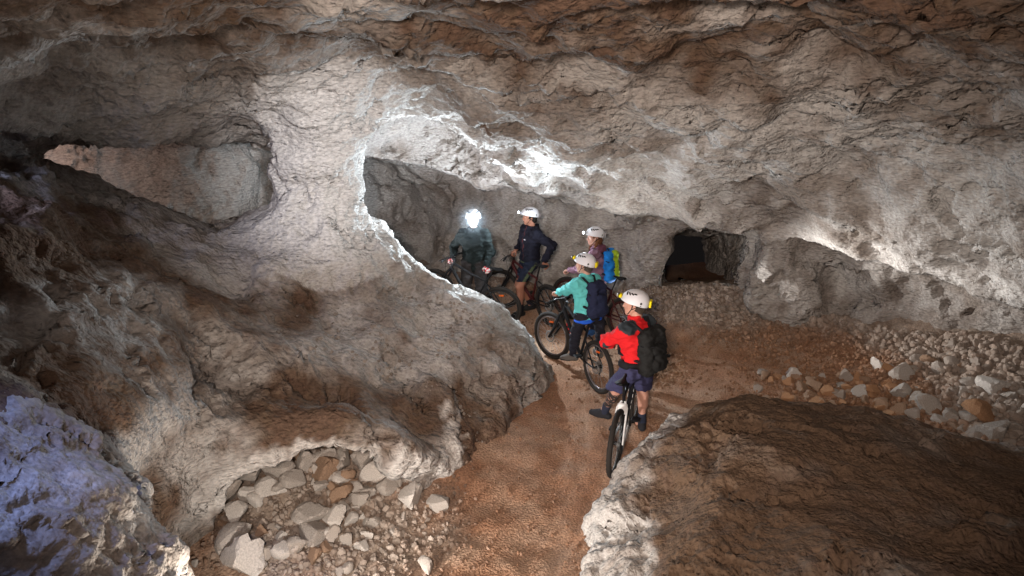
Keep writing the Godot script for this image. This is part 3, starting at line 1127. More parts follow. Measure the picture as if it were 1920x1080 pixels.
func build_stones() -> void:
	var shapes: Array[ArrayMesh] = []
	for i in 14:
		shapes.append(stone_mesh(100 + i * 7, 2, Vector3(1.0, 0.72 + 0.03 * (i % 5), 0.85 + 0.04 * (i % 4))))
	var tones := {"w": Color(0.60, 0.555, 0.51), "g": Color(0.44, 0.395, 0.355), "l": Color(0.37, 0.32, 0.28), "p": Color(0.50, 0.44, 0.39), "b": Color(0.33, 0.22, 0.15), "o": Color(0.42, 0.235, 0.13)}
	var words := {"w": "white", "g": "grey", "l": "grey", "p": "pale", "b": "brown", "o": "orange"}
	var mats := {}
	for k in tones:
		var m: StandardMaterial3D = M.stone.duplicate()
		m.vertex_color_use_as_albedo = false
		m.albedo_color = tones[k].linear_to_srgb()
		mats[k] = m
	var place := func(called: String, x: float, z: float, size: float, tone: String, label: String, group: String, sink: float) -> void:
		var o := MeshInstance3D.new()
		o.name = numbered(called, self)
		o.mesh = shapes[rng.randi() % shapes.size()]
		o.material_override = mats[tone]
		o.position = ground_at(x, z) + Vector3.UP * size * sink
		o.rotation = Vector3(rng.randf_range(-0.5, 0.5), rng.randf() * TAU, rng.randf_range(-0.5, 0.5))
		o.scale = Vector3.ONE * size * (1.36 if x < 1.0 else 1.3)
		add_child(o)
		tag(o, label, "rock", group)
	var heap := "rocks in the rubble under the arch"
	var slope := "stones of the rubble slope by the right wall"
	for s in [
		[-2.65, -5.14, 0.35, "l", "big rounded grey rock under the left end of the arch"],
		[-2.62, -5.40, 0.19, "p", "pale pyramid rock at the top left of the rubble, beside the dark gap"],
		[-2.55, -5.60, 0.25, "g", "grey rock wedged highest at the left under the arch lip"],
		[-2.44, -5.43, 0.25, "g", "grey block just below the highest left rock of the rubble"],
		[-2.26, -5.54, 0.29, "g", "broad grey rock under the left part of the arch lip"],
		[-2.36, -5.25, 0.15, "w", "white square block in the second row of the rubble, at its left"],
		[-2.21, -5.29, 0.19, "w", "tall pale wedge in the second row of the rubble"],
		[-2.12, -5.35, 0.15, "g", "grey wedge beside the tall pale wedge of the rubble"],
		[-2.00, -5.41, 0.18, "g", "leaning grey slab in the middle of the second rubble row"],
		[-1.77, -5.47, 0.23, "b", "large brown orange rock in the middle of the rubble under the arch"],
		[-1.57, -5.49, 0.15, "w", "pale block right of the large brown orange rock"],
		[-1.32, -5.57, 0.17, "w", "pale pointed rock under the right half of the arch"],
		[-1.59, -5.32, 0.15, "b", "brown block just below the large brown orange rock"],
		[-1.47, -5.71, 0.19, "g", "grey rock pressed against the arch lip, right of the middle"],
		[-1.15, -5.48, 0.16, "g", "dark grey rock at the right end under the arch"],
		[-0.94, -5.35, 0.22, "w", "flat pale rock at the right foot of the arch"],
		[-0.73, -5.35, 0.18, "g", "grey rock beside the path at the right end of the rubble, casting a shadow"],
		[-2.42, -4.98, 0.18, "w", "upright pale rock at the left edge of the lower rubble"],
		[-2.35, -4.78, 0.21, "g", "grey rock below the upright pale rock at the left of the rubble"],
		[-2.22, -4.53, 0.28, "w", "big pale rock at the bottom edge, lowest of the rubble"],
		[-1.76, -5.01, 0.22, "g", "grey rock in the middle of the lower rubble slope"],
		[-1.57, -4.99, 0.19, "w", "upright pale rock in the middle of the lower rubble slope"],
		[-1.44, -5.07, 0.10, "w", "small white block right of the upright pale middle rock"],
		[-1.72, -4.82, 0.23, "g", "large flat grey rock low in the middle of the rubble"],
		[-1.92, -4.72, 0.14, "w", "small pale rock low at the left of the flat grey rock"],
		[-1.79, -4.72, 0.15, "g", "grey rock touching the lower side of the flat grey rock"],
		[-1.27, -4.91, 0.10, "w", "small white stone at the lower right of the rubble"],
		[-0.71, -4.59, 0.11, "g", "lone grey stone on the path at the bottom edge"],
		[-2.15, -4.86, 0.10, "b", "small brown stone on gravel at the left of the lower rubble"],
		[-1.85, -5.65, 0.22, "g", "grey rock at the back, under the middle of the arch lip"],
		[-1.97, -5.62, 0.19, "g", "grey rock at the back, left of the middle of the arch"],
		[-1.65, -5.65, 0.19, "g", "grey rock at the back, right of the middle of the arch"],
		[-2.13, -5.66, 0.19, "b", "brown rock at the back under the left of the arch"],
		[-2.57, -5.22, 0.16, "g", "grey stone between the big rounded rock and the white square block"],
		[-1.59, -4.87, 0.09, "w", "tiny white stone below the upright pale middle rock"],
		[-1.42, -4.83, 0.10, "g", "small grey stone at the lower middle of the rubble"],
	]:
		place.call("rock", s[0], s[1], s[2], s[3], s[4], heap, 0.40)
	for s in [
		[5.17, -6.57, 0.29, "o", "large orange brown block on the right rubble slope"],
		[4.75, -6.90, 0.22, "g", "biggest grey block in the middle of the right rubble slope"],
		[4.79, -7.15, 0.16, "g", "tan cube stone above the grey block on the right rubble slope"],
		[4.66, -7.36, 0.19, "g", "grey rounded rock high in the middle of the right rubble slope"],
		[3.64, -7.98, 0.17, "w", "pale stone at the left end of the right rubble slope, by the earth path"],
		[5.01, -6.62, 0.18, "g", "grey stone just left of the large orange block"],
		[4.86, -6.65, 0.18, "g", "second grey stone left of the large orange block"],
		[5.01, -6.21, 0.31, "g", "wide flat grey slab below the large orange block"],
		[4.80, -6.01, 0.23, "b", "brown block near the lower right edge of the rubble slope"],
		[5.00, -7.83, 0.23, "g", "dark slab at the top of the right rubble slope by the wall"],
		[4.81, -8.11, 0.17, "w", "small pale stone at the top left of the rubble, under the wall"],
		[5.50, -6.99, 0.31, "w", "long white stone at the upper right of the rubble slope"],
		[4.49, -6.99, 0.17, "b", "brown stone below the rounded grey rock on the right slope"],
		[4.29, -6.84, 0.18, "o", "orange stone at the lower edge of the right rubble, by the boulder"],
		[3.96, -7.03, 0.14, "o", "small orange stone at the lower left edge of the right rubble"],
		[3.80, -7.60, 0.18, "b", "reddish brown stone near the left end of the right rubble slope"],
		[4.73, -6.66, 0.18, "g", "grey stone under the biggest grey block of the right slope"],
		[4.96, -5.77, 0.20, "g", "grey stone at the right edge of the picture, lowest of the slope"],
		[4.26, -7.40, 0.16, "g", "grey stone in the left middle of the right rubble slope"],
	]:
		place.call("rock", s[0], s[1], s[2], s[3], s[4], slope, 0.22)
	# the smaller ones, which nothing tells apart
	var made := 0
	while made < 90:
		var x := rng.randf_range(-2.75, -0.6)
		var z := -5.8 + 1.35 * pow(rng.randf(), 1.5)
		if heaped(x, z) + rng.randf() * 0.5 < 0.75 or x > -0.6 - absf(z + 5.4) * 0.9:
			continue
		var tone: String = ["w", "g", "g", "p", "b"][rng.randi() % 5]
		var size := rng.randf_range(0.05, 0.14)
		place.call("small_rock", x, z, size, tone, "%s %s stone in the %s %s of the rubble under the arch" % ["small" if size < 0.085 else "fist sized", words[tone], "upper" if z < -5.3 else "middle" if z < -4.9 else "lower", "left" if x < -2.0 else "centre" if x < -1.4 else "right"], heap, 0.34)
		made += 1
	made = 0
	while made < 150:
		var x := 2.75 + 3.0 * pow(rng.randf(), 1.25)
		var z := rng.randf_range(-8.1, -5.6)
		var far := x - 2.9 - absf(z + 7.4) * 0.3
		if far < 0.0 or wall_d.at(x, z) > -0.15 or boul_d.at(x, z) < 0.1:
			continue
		var tone: String = ["o", "b", "b", "l"][rng.randi() % 4] if ground_h.at(x, z) < 0.2 else ["p", "g", "l", "l", "b"][rng.randi() % 5]
		var size := rng.randf_range(0.08, 0.17) * (0.85 if made % 3 else 1.15)
		place.call("small_rock", x, z, size, tone, "%s %s stone in the %s %s of the rubble slope by the right wall" % ["small" if size < 0.095 else "larger", words[tone], "upper" if z < -7.4 else "middle" if z < -6.5 else "lower", "left" if x < 4.0 else "centre" if x < 5.0 else "right"], slope, 0.18)
		made += 1
	gravel(mats)


func gravel(mats: Dictionary) -> void:
	var grit := stone_mesh(5, 1, Vector3(1, 0.7, 0.85))
	var where: Array[Transform3D] = []
	var tint: Array[Color] = []
	var tries := 0
	while where.size() < 27000 and tries < 300000:
		tries += 1
		var x := rng.randf_range(-3.0, 6.2)
		var z := rng.randf_range(-11.6, -4.3)
		if mass_d.at(x, z) < -0.05 and mass_h.at(x, z) > 0.12 and egg(Vector3(x, 0.2, z), Vector3(-1.85, 0.05, -5.5), Vector3(1.05, 0.95, 1.0)) > 0.0:
			continue
		if boul_d.at(x, z) < 0.0 or wall_d.at(x, z) > 0.05:
			continue
		var h := heaped(x, z)
		var pile := smoothstep(0.75, 0.1, Vector2(x - 1.95, (z + 8.4) * 0.8).length())
		var edge := smoothstep(0.5, 0.0, boul_d.at(x, z)) * 0.5 * smoothstep(-5.4, -4.6, z)
		if rng.randf() > 0.10 + h * 0.7 + pile + edge + smoothstep(2.3, 3.6, x) * 0.5:
			continue
		var s := (0.008 + 0.032 * pow(rng.randf(), 2.6)) * (0.7 + 0.7 * h + 0.4 * pile) * (1.0 + 0.55 * smoothstep(2.4, 4.0, x))
		var b := Basis.from_euler(Vector3(rng.randf() * 6, rng.randf() * 6, rng.randf() * 6)).scaled(Vector3.ONE * s * 1.6)
		where.append(Transform3D(b, ground_at(x, z) + Vector3.UP * s * 0.3))
		var k := rng.randf()
		var c := Color(0.235, 0.13, 0.08).lerp(Color(0.40, 0.335, 0.285), clampf(h * 0.9 + k * 0.4 - 0.2, 0, 1))
		c = c.lerp(Color(0.30, 0.165, 0.095), smoothstep(2.2, 3.0, x) * smoothstep(0.32, 0.12, ground_h.at(x, z) + 0.1 * n_spot.get_noise_2d(x, z)) * 0.75)
		tint.append((c.lerp(Color(0.36, 0.22, 0.13), pile * 0.6) * (0.75 + 0.5 * rng.randf())))
	for i in 1600:   # crumbs lying on the ledge, below the pillar
		var x := rng.randf_range(-2.4, -0.2)
		var z := rng.randf_range(-8.0, -6.3)
		if n_spot.get_noise_2d(x, z) < 0.05:
			continue
		var s := 0.008 + 0.03 * pow(rng.randf(), 2.5)
		where.append(Transform3D(Basis.from_euler(Vector3(rng.randf() * 6, rng.randf() * 6, 0)).scaled(Vector3.ONE * s * 1.5), ledge_at(x, z) + Vector3.UP * s * 0.2))
		tint.append(Color(0.30, 0.255, 0.22) * (0.7 + 0.6 * rng.randf()))
	var mm := MultiMesh.new()
	mm.transform_format = MultiMesh.TRANSFORM_3D
	mm.use_colors = true
	mm.mesh = grit
	mm.instance_count = where.size()
	for i in where.size():
		mm.set_instance_transform(i, where[i])
		mm.set_instance_color(i, Color(tint[i].r, tint[i].g, tint[i].b))
	var o := MultiMeshInstance3D.new()
	o.name = "gravel"
	o.multimesh = mm
	o.material_override = M.stone
	add_child(o)
	tag(o, "loose gravel and stone chips strewn over the cave floor", "gravel", "", "stuff")


func ledge_at(x: float, z: float) -> Vector3:
	# the same relief as the ledge's own surface, taken along its slope
	var p := Vector3(x, mass_h.at(x, z), z)
	var e := 0.1
	var n := Vector3(mass_h.at(x - e, z) - mass_h.at(x + e, z), 2.0 * e, mass_h.at(x, z - e) - mass_h.at(x, z + e)).normalized()
	return p + n * relief_at(p)


# ---------------------------------------------------------------- bicycles
func tube_part(called: String, segs: Array, mat: Material, parent: Node, seg := 10) -> MeshInstance3D:
	var g := Geo.new()
	for s in segs:
		g.tube(s[0], s[1], seg)
	return part(called, g.mesh(), mat, parent)


func wheel(parent: Node, called: String, at: Vector3, steer: Basis, look: Dictionary) -> void:
	var w := Node3D.new()
	w.name = numbered(called, parent)
	parent.add_child(w)
	w.position = at
	w.basis = steer
	var R := 0.345
	if not M.has("tyre_mesh"):
		var g := Geo.new()
		g.ring(Vector3.ZERO, Vector3.RIGHT, R - 0.029, 0.027, 1.0, 72, 12, 0.004)
		M.tyre_mesh = g.mesh()
		g = Geo.new()
		g.ring(Vector3.ZERO, Vector3.RIGHT, R - 0.066, 0.012, 1.15, 56, 8)
		M.rim_mesh = g.mesh()
		g = Geo.new()
		for i in 28:
			var a := TAU * i / 28.0
			var s := -1.0 if i % 2 else 1.0
			var b := a + (0.45 if (i / 2) % 2 else -0.45)
			g.tube([Vector3(s * 0.026, sin(b) * 0.026, cos(b) * 0.026), Vector3(s * 0.002, sin(a) * (R - 0.07), cos(a) * (R - 0.07))], [0.0013, 0.0013], 5, false)
		M.spoke_mesh = g.mesh()
		g = Geo.new()
		g.tube([Vector3(-0.058, 0, 0), Vector3(-0.03, 0, 0), Vector3(-0.028, 0, 0), Vector3(0.028, 0, 0), Vector3(0.03, 0, 0), Vector3(0.058, 0, 0)], [0.010, 0.012, 0.022, 0.022, 0.012, 0.010], 14)
		M.hub_mesh = g.mesh()
		g = Geo.new()
		g.ring(Vector3(0.042, 0, 0), Vector3.RIGHT, 0.072, 0.011, 0.14, 36, 8)
		for i in 5:
			var a := TAU * i / 5.0
			g.tube([Vector3(0.04, sin(a) * 0.014, cos(a) * 0.014), Vector3(0.042, sin(a + 0.5) * 0.064, cos(a + 0.5) * 0.064)], [0.004, 0.003], 6)
		M.disc_mesh = g.mesh()
	part("tyre", M.tyre_mesh, M.rubber, w)
	part("rim", M.rim_mesh, look.rim, w)
	tag(part("spokes", M.spoke_mesh, M.steel, w), "", "", "", "stuff")
	part("hub", M.hub_mesh, M.black_metal, w)
	part("brake_disc", M.disc_mesh, M.steel, w)
	if look.has("reflector"):
		var g := Geo.new()
		g.box(Vector3(0, 0.2, 0.02), Vector3(0.006, 0.012, 0.038), Basis(Vector3.RIGHT, 0.2))
		part("reflector", g.mesh(), M.amber, w)


func bicycle(label: String, rear: Vector2, dir: Vector2, turned: float, look: Dictionary) -> Node3D:
	dir = dir.normalized()
	var mid := rear + dir * 0.56
	var base := ground_at(mid.x, mid.y)
	base.y = (ground_at(rear.x, rear.y).y + ground_at(rear.x + dir.x * 1.12, rear.y + dir.y * 1.12).y) * 0.5
	var o := thing("mountain_bike", base, atan2(dir.x, dir.y), label, "bicycle", "mountain bikes of the five riders")
	o.rotation = Vector3(0, o.rotation.y, look.get("lean", 0.0))
	var rise := (ground_at(rear.x + dir.x * 1.12, rear.y + dir.y * 1.12).y - ground_at(rear.x, rear.y).y) / 1.12
	o.rotate_object_local(Vector3.RIGHT, -atan(rise))
	var F: Material = look.frame
	var A: Material = look.accent
	var ra := Vector3(0, 0.345, -0.56)
	var fa := Vector3(0, 0.345, 0.56)
	var bb := Vector3(0, 0.325, -0.13)
	var st := Vector3(0, 0.74, -0.27)
	var ht := Vector3(0, 0.89, 0.30)
	var hb := Vector3(0, 0.78, 0.345)
	var X := Vector3.RIGHT
	# frame
	var fr := tube_part("frame", [[[hb, ht], [0.024, 0.023]], [[ht - Vector3(0, 0.02, 0), (ht + st) * 0.5 + Vector3(0, -0.045, 0), st + Vector3(0, -0.03, 0)], [0.021, 0.019, 0.015]], [[hb + Vector3(0, 0.015, -0.01), (hb + bb) * 0.5 + Vector3(0, -0.02, 0.02), bb], [0.027, 0.026, 0.026]], [[bb, st], [0.019, 0.017]], [[bb - X * 0.04, bb + X * 0.04], [0.025, 0.025]]], F, o, 12)
	var dl := (hb - bb)
	for s in [-1, 1]:
		var g := Geo.new()
		for i in 5:   # slanted decal bars along the down tube
			var c: Vector3 = bb.lerp(hb, 0.3 + 0.1 * i) + X * float(s) * 0.0262 + Vector3(0, -0.012, 0.012)
			g.box(c, Vector3(0.0015, 0.008, 0.018), Basis(Vector3.RIGHT, -atan2(dl.y, dl.z) + (0.5 if i % 2 else -0.5)), 0.1)
		part("decal", g.mesh(), A, fr)
	for s in [-1, 1]:
		tube_part("chain_stay", [[[bb + X * s * 0.03, bb + Vector3(s * 0.045, 0.0, -0.1), ra + X * s * 0.066], [0.013, 0.012, 0.010]]], look.stay, o)
		tube_part("seat_stay", [[[st + Vector3(s * 0.016, -0.07, 0), st + Vector3(s * 0.05, -0.12, -0.05), ra + X * s * 0.066], [0.012, 0.011, 0.009]]], look.stay, o)
	if look.has("yoke"):   # white link block where the stays meet
		var g := Geo.new()
		g.box(st + Vector3(0, -0.13, -0.045), Vector3(0.05, 0.055, 0.022), Basis(X, 0.35), 0.3)
		part("stay_bridge", g.mesh(), look.yoke, o)
	tube_part("seat_post", [[[st + Vector3(0, -0.02, 0.005), Vector3(0, 0.925, -0.335)], [0.0135, 0.0135]]], M.black_metal, o)
	var sg := Geo.new()
	for i in 9:
		for j in 8:
			var z := -0.49 + 0.27 * i / 8.0
			var hw := lerpf(0.07, 0.017, smoothstep(0.1, 0.75, i / 8.0)) * sin(clampf((i + 0.7) / 2.2, 0.0, 1.0) * PI / 2) * (0.8 if i == 8 else 1.0)
			var a := TAU * j / 8.0
			sg.vert(Vector3(cos(a) * hw, 0.945 + sin(a) * (0.02 if sin(a) > 0 else 0.028 * hw / 0.07) + 0.02 * (1.0 - i / 8.0) * (1.0 - i / 8.0), z), Vector3(cos(a), sin(a), 0))
	sg.grid(0, 8, 9, true)
	sg.ball(Vector3(0, 0.962, -0.488), Vector3(0.022, 0.014, 0.008))
	part("saddle", sg.mesh(), M.black_rubber, o)
	# what turns with the bars
	var sb := Basis(Vector3.UP, turned)
	var axis := Vector3(0, 0, 0.335)
	var T := func(p: Vector3) -> Vector3:
		return axis + sb * (p - axis)
	var fk: Array = []
	for s in [-1, 1]:
		fk.append([[T.call(Vector3(s * 0.062, 0.735, 0.365)), T.call(Vector3(s * 0.062, 0.56, 0.43)), T.call(Vector3(s * 0.062, 0.55, 0.434)), T.call(fa + X * s * 0.06)], [0.016, 0.016, 0.021, 0.017]])
	fk.append([[T.call(Vector3(-0.065, 0.735, 0.362)), T.call(Vector3(0, 0.765, 0.352)), T.call(Vector3(0.065, 0.735, 0.362))], [0.02, 0.024, 0.02]])
	fk.append([[T.call(Vector3(-0.062, 0.60, 0.45)), T.call(Vector3(0, 0.64, 0.47)), T.call(Vector3(0.062, 0.60, 0.45))], [0.012, 0.013, 0.012]])
	tube_part("fork", fk, look.fork, o)
	tube_part("stem", [[[ht, ht + Vector3(0, 0.045, -0.012)], [0.02, 0.02]], [[ht + Vector3(0, 0.03, -0.01), T.call(Vector3(0, 0.955, 0.36))], [0.017, 0.02]]], M.black_metal, o)
	tube_part("handlebar", [[[T.call(Vector3(-0.36, 0.985, 0.30)), T.call(Vector3(-0.16, 0.985, 0.35)), T.call(Vector3(-0.06, 0.957, 0.362)), T.call(Vector3(0.06, 0.957, 0.362)), T.call(Vector3(0.16, 0.985, 0.35)), T.call(Vector3(0.36, 0.985, 0.30))], [0.011, 0.012, 0.015, 0.015, 0.012, 0.011]]], M.black_metal, o)
	for s in [-1, 1]:
		tube_part("grip", [[[T.call(Vector3(s * 0.235, 0.985, 0.331)), T.call(Vector3(s * 0.365, 0.985, 0.299))], [0.0165, 0.0165]]], M.black_rubber, o)
		tube_part("brake_lever", [[[T.call(Vector3(s * 0.2, 0.978, 0.345)), T.call(Vector3(s * 0.215, 0.965, 0.39)), T.call(Vector3(s * 0.31, 0.955, 0.385))], [0.012, 0.007, 0.005]]], M.black_metal, o, 8)
	tube_part("brake_hose", [[[T.call(Vector3(0.2, 0.978, 0.345)), T.call(Vector3(0.11, 1.0, 0.46)), T.call(Vector3(0.03, 0.93, 0.45)), T.call(Vector3(0.05, 0.72, 0.40)), T.call(Vector3(0.07, 0.40, 0.53))], [0.003]], [[T.call(Vector3(-0.2, 0.978, 0.345)), T.call(Vector3(-0.1, 1.0, 0.45)), T.call(Vector3(-0.02, 0.92, 0.43)), hb + Vector3(-0.02, 0.0, 0.03), bb + Vector3(-0.02, 0.03, 0.04)], [0.003]]], M.black_rubber, o, 6)
	wheel(o, "front_wheel", T.call(fa), sb, look)
	wheel(o, "rear_wheel", ra, Basis(), look)
	# drive
	var cg := Geo.new()
	cg.ring(bb - X * 0.048, X, 0.072, 0.009, 0.4, 32, 8)
	for i in 4:
		var a := TAU * i / 4.0 + 0.3
		cg.tube([bb - X * 0.048, bb + Vector3(-0.048, sin(a) * 0.066, cos(a) * 0.066)], [0.009, 0.006], 6)
	part("chainring", cg.mesh(), M.steel, o)
	for s in [-1, 1]:
		var a: float = look.get("crank", 0.3) + (PI if s > 0 else 0.0)
		var e := bb + Vector3(s * 0.075, sin(a) * 0.172, cos(a) * 0.172)
		tube_part("crank_arm", [[[bb + X * s * 0.058, e], [0.015, 0.011]]], M.black_metal, o)
		var pg := Geo.new()
		pg.box(e + X * s * 0.06, Vector3(0.046, 0.009, 0.045), Basis(), 0.3)
		part("pedal", pg.mesh(), M.black_metal, o)
	var kg := Geo.new()
	for i in 6:
		kg.ring(ra + Vector3(-0.022 - 0.0042 * i, 0, 0), X, 0.072 - i * 0.008, 0.0035, 0.5, 24, 6)
	part("cassette", kg.mesh(), M.steel, o)
	var dr := ra + Vector3(-0.05, -0.135, 0.045)
	tube_part("rear_derailleur", [[[ra + Vector3(-0.055, -0.01, 0), ra + Vector3(-0.055, -0.075, 0.02), dr], [0.013, 0.016, 0.010]]], M.black_metal, o, 8)
	tube_part("chain", [[[bb + Vector3(-0.048, 0.076, 0), ra + Vector3(-0.035, 0.06, 0)], [0.004]], [[bb + Vector3(-0.048, -0.076, 0), dr], [0.004]], [[dr, ra + Vector3(-0.035, -0.055, 0.01)], [0.004]]], M.steel, o, 5)
	return o


# ---------------------------------------------------------------- people
func skin(blobs: Array, cells: Array, tint: Callable) -> ArrayMesh:
	var v := PackedVector3Array()
	var ix := PackedInt32Array()
	var c := PackedColorArray()
	for i in blobs.size():
		var b: Blob = blobs[i]
		var r := nets(b.fill, b.lo, b.hi, cells[i], 1.25)
		var o := v.size()
		v.append_array(r[0])
		for q in r[1]:
			ix.append(q + o)
		for p in r[0]:
			c.append(tint.call(p, i))
	return surface(v, normals_of(v, ix), c, ix)


func cloth(b: Blob, cell: float, fold: float, tint: Callable) -> ArrayMesh:
	var r := nets(b.fill, b.lo, b.hi, cell, 1.25)
	var v: PackedVector3Array = r[0]
	var ix: PackedInt32Array = r[1]
	var n := normals_of(v, ix)
	var c := PackedColorArray()
	for i in v.size():
		var p := v[i]
		c.append(tint.call(p))
		v[i] = p + n[i] * fold * (n_fold.get_noise_3d(p.x * 0.8, p.y * 1.5, p.z * 0.8) * 1.3 - 0.2)
	return surface(v, normals_of(v, ix), c, ix)


func ik(a: Vector3, t: Vector3, l1: float, l2: float, pole: Vector3) -> Array:
	var d := t - a
	var L := minf(d.length(), (l1 + l2) * 0.995)
	var u := d.normalized()
	var x := (l1 * l1 - l2 * l2 + L * L) / (2.0 * L)
	var h := sqrt(maxf(l1 * l1 - x * x, 0.0))
	var q := (pole - u * pole.dot(u)).normalized()
	return [a + u * x + q * h, a + u * L]


func add_hand(b: Blob, w: Vector3, d: Vector3, n: Vector3, t: Vector3, curl: float, s: float) -> void:
	b.bone(w - d * 0.02 * s, w + d * 0.01 * s, 0.026 * s, 0.024 * s)
	var off := [0.030, 0.010, -0.011, -0.030]
	var len := [0.072, 0.080, 0.074, 0.058]
	for i in 4:
		var p: Vector3 = w + d * (0.088 - 0.004 * absf(i - 1)) * s + t * off[i] * s
		b.bone(w + t * off[i] * 0.55 * s + d * 0.012 * s, p, 0.0150 * s, 0.0115 * s)
		var ang := 0.0
		for j in 3:
			ang += curl * [0.75, 1.1, 0.7][j]
			var q: Vector3 = p + (d * cos(ang) + n * sin(ang)) * len[i] * [0.45, 0.30, 0.25][j] * s
			b.bone(p, q, [0.0095, 0.0088, 0.0080][j] * s, [0.0088, 0.0080, 0.0070][j] * s)
			p = q
	var a := w + d * 0.018 * s + t * 0.024 * s
	var m := a + (d * 0.55 + t * 0.75 + n * 0.35).normalized() * 0.045 * s
	b.bone(a, m, 0.014 * s, 0.0115 * s)
	var e := m + (d * 0.7 + n * (0.3 + 0.7 * curl) - t * 0.25 * curl).normalized() * 0.032 * s
	b.bone(m, e, 0.0105 * s, 0.0095 * s)
	b.bone(e, e + (d * 0.6 + n * (0.3 + 0.9 * curl) - t * 0.5 * curl).normalized() * 0.026 * s, 0.0095 * s, 0.0075 * s)


func helmet(o: Node3D, H: Transform3D, lit: float, trim: Material) -> void:
	var g := Geo.new()
	for side in 2:   # outer shell, then the inside
		var r := Vector3(0.117, 0.118, 0.143) if side == 0 else Vector3(0.107, 0.108, 0.133)
		for j in 13:
			for i in 32:
				var az := TAU * i / 32.0
				var drop := 1.62 + 0.20 * maxf(-cos(az), 0.0) - 0.05 * maxf(cos(az), 0.0) + (0.05 if side == 0 else 0.0)
				var f := drop * j / 12.0
				var m := Vector3(sin(f) * sin(az), cos(f), sin(f) * cos(az))
				var rim := 1.0 + (0.05 if j == 12 and side == 0 else 0.0) + 0.018 * cos(az * 5.0) * sin(f) * (1.0 if side == 0 else 0.0)
				g.vert(m * r * rim, (m / r).normalized() * (1.0 if side == 0 else -1.0))
	g.grid(0, 32, 13, true)
	g.grid(13 * 32, 32, 13, true)
	var hb := H * Transform3D(Basis(Vector3.RIGHT, -0.10), Vector3(0, 0.045, -0.008))
	var shell := part("helmet", g.mesh(), M.white_plastic, o)
	shell.transform = hb
	for s in [-1, 1]:
		for i in 4:
			var az: float = s * (0.62 + 0.30 * i)
			var f := 0.86 - 0.05 * i
			var m := Vector3(sin(f) * sin(az), cos(f), sin(f) * cos(az))
			var b := Basis.looking_at(m, Vector3.UP)
			var v := Geo.new()
			v.ball(m * Vector3(0.119, 0.120, 0.145), Vector3(0.008, 0.024 - 0.002 * i, 0.006), b * Basis(Vector3.FORWARD, s * (0.75 + 0.22 * i)), 0.8, 10, 6)
			part("vent", v.mesh(), M.black_rubber, shell)
		var rv := Geo.new()
		var az2: float = s * 2.05
		var m2 := Vector3(sin(1.45) * sin(az2), cos(1.45), sin(1.45) * cos(az2))
		rv.ball(m2 * Vector3(0.121, 0.118, 0.147), Vector3(0.012, 0.012, 0.005), Basis.looking_at(m2, Vector3.UP))
		part("strap_button", rv.mesh(), M.black_rubber, shell)
		tube_part("chin_strap", [[[Vector3(s * 0.110, -0.005, 0.01), Vector3(s * 0.090, -0.075, 0.02), Vector3(s * 0.05, -0.145, 0.05), Vector3(0, -0.160, 0.065)], [0.0045]], [[Vector3(s * 0.105, -0.01, -0.07), Vector3(s * 0.092, -0.075, 0.018)], [0.0045]]], M.black_rubber, shell, 6)
	var lg := Geo.new()
	lg.box(Vector3(0, 0.020, 0.160), Vector3(0.030, 0.022, 0.016), Basis(), 0.3)
	part("lamp_body", lg.mesh(), trim, shell)
	lg = Geo.new()
	lg.tube([Vector3(0, 0.020, 0.172), Vector3(0, 0.020, 0.186)], [0.021, 0.023], 18)
	part("lamp_ring", lg.mesh(), M.black_rubber, shell)
	lg = Geo.new()
	lg.ball(Vector3(0, 0.020, 0.190), Vector3(0.019, 0.019, 0.010) if lit < 10.0 else Vector3(0.027, 0.027, 0.016))
	part("lamp_lens", lg.mesh(), (M.lens_bright if lit > 10.0 else M.lens_lit) if lit > 0.0 else M.lens_off, shell)
	lg = Geo.new()
	for s in [-1, 1]:
		lg.box(Vector3(s * 0.030, 0.0, -0.152), Vector3(0.007, 0.032, 0.012), Basis(), 0.3)
	lg.box(Vector3(0, -0.027, -0.155), Vector3(0.036, 0.009, 0.012), Basis(), 0.3)
	lg.box(Vector3(0, 0.027, -0.150), Vector3(0.036, 0.009, 0.012), Basis(), 0.3)
	part("rear_clip", lg.mesh(), trim, shell)
	if lit > 0.0:
		var at := o.transform * hb * Vector3(0, 0.020, 0.190)
		var to := o.transform * hb * Vector3(0, 0.06, 1.2)
		spot(numbered("head_torch_light", self), at, to, Color(0.90, 0.96, 1.0), lit, 74.0, 0.012 if lit < 10.0 else 0.03, 0.35)
		if lit > 10.0:
			for m in [[0.9, 0.005], [0.5, 0.02], [0.26, 0.06], [0.13, 0.24]]:  # nested mist balls added to imitate lens glare
				var mist := FogVolume.new()
				mist.name = numbered("added_glare_mist", self)
				mist.shape = RenderingServer.FOG_VOLUME_SHAPE_ELLIPSOID
				mist.size = Vector3.ONE * m[0]
				mist.position = at
				var fm := FogMaterial.new()
				fm.density = m[1]
				fm.albedo = Color(0.9, 0.95, 1.0)
				mist.material = fm
				add_child(mist)
				tag(mist, "added mist imitating lens glare round the head torch", "haze", "added glare round the lamp", "stuff")


var n_fold: FastNoiseLite


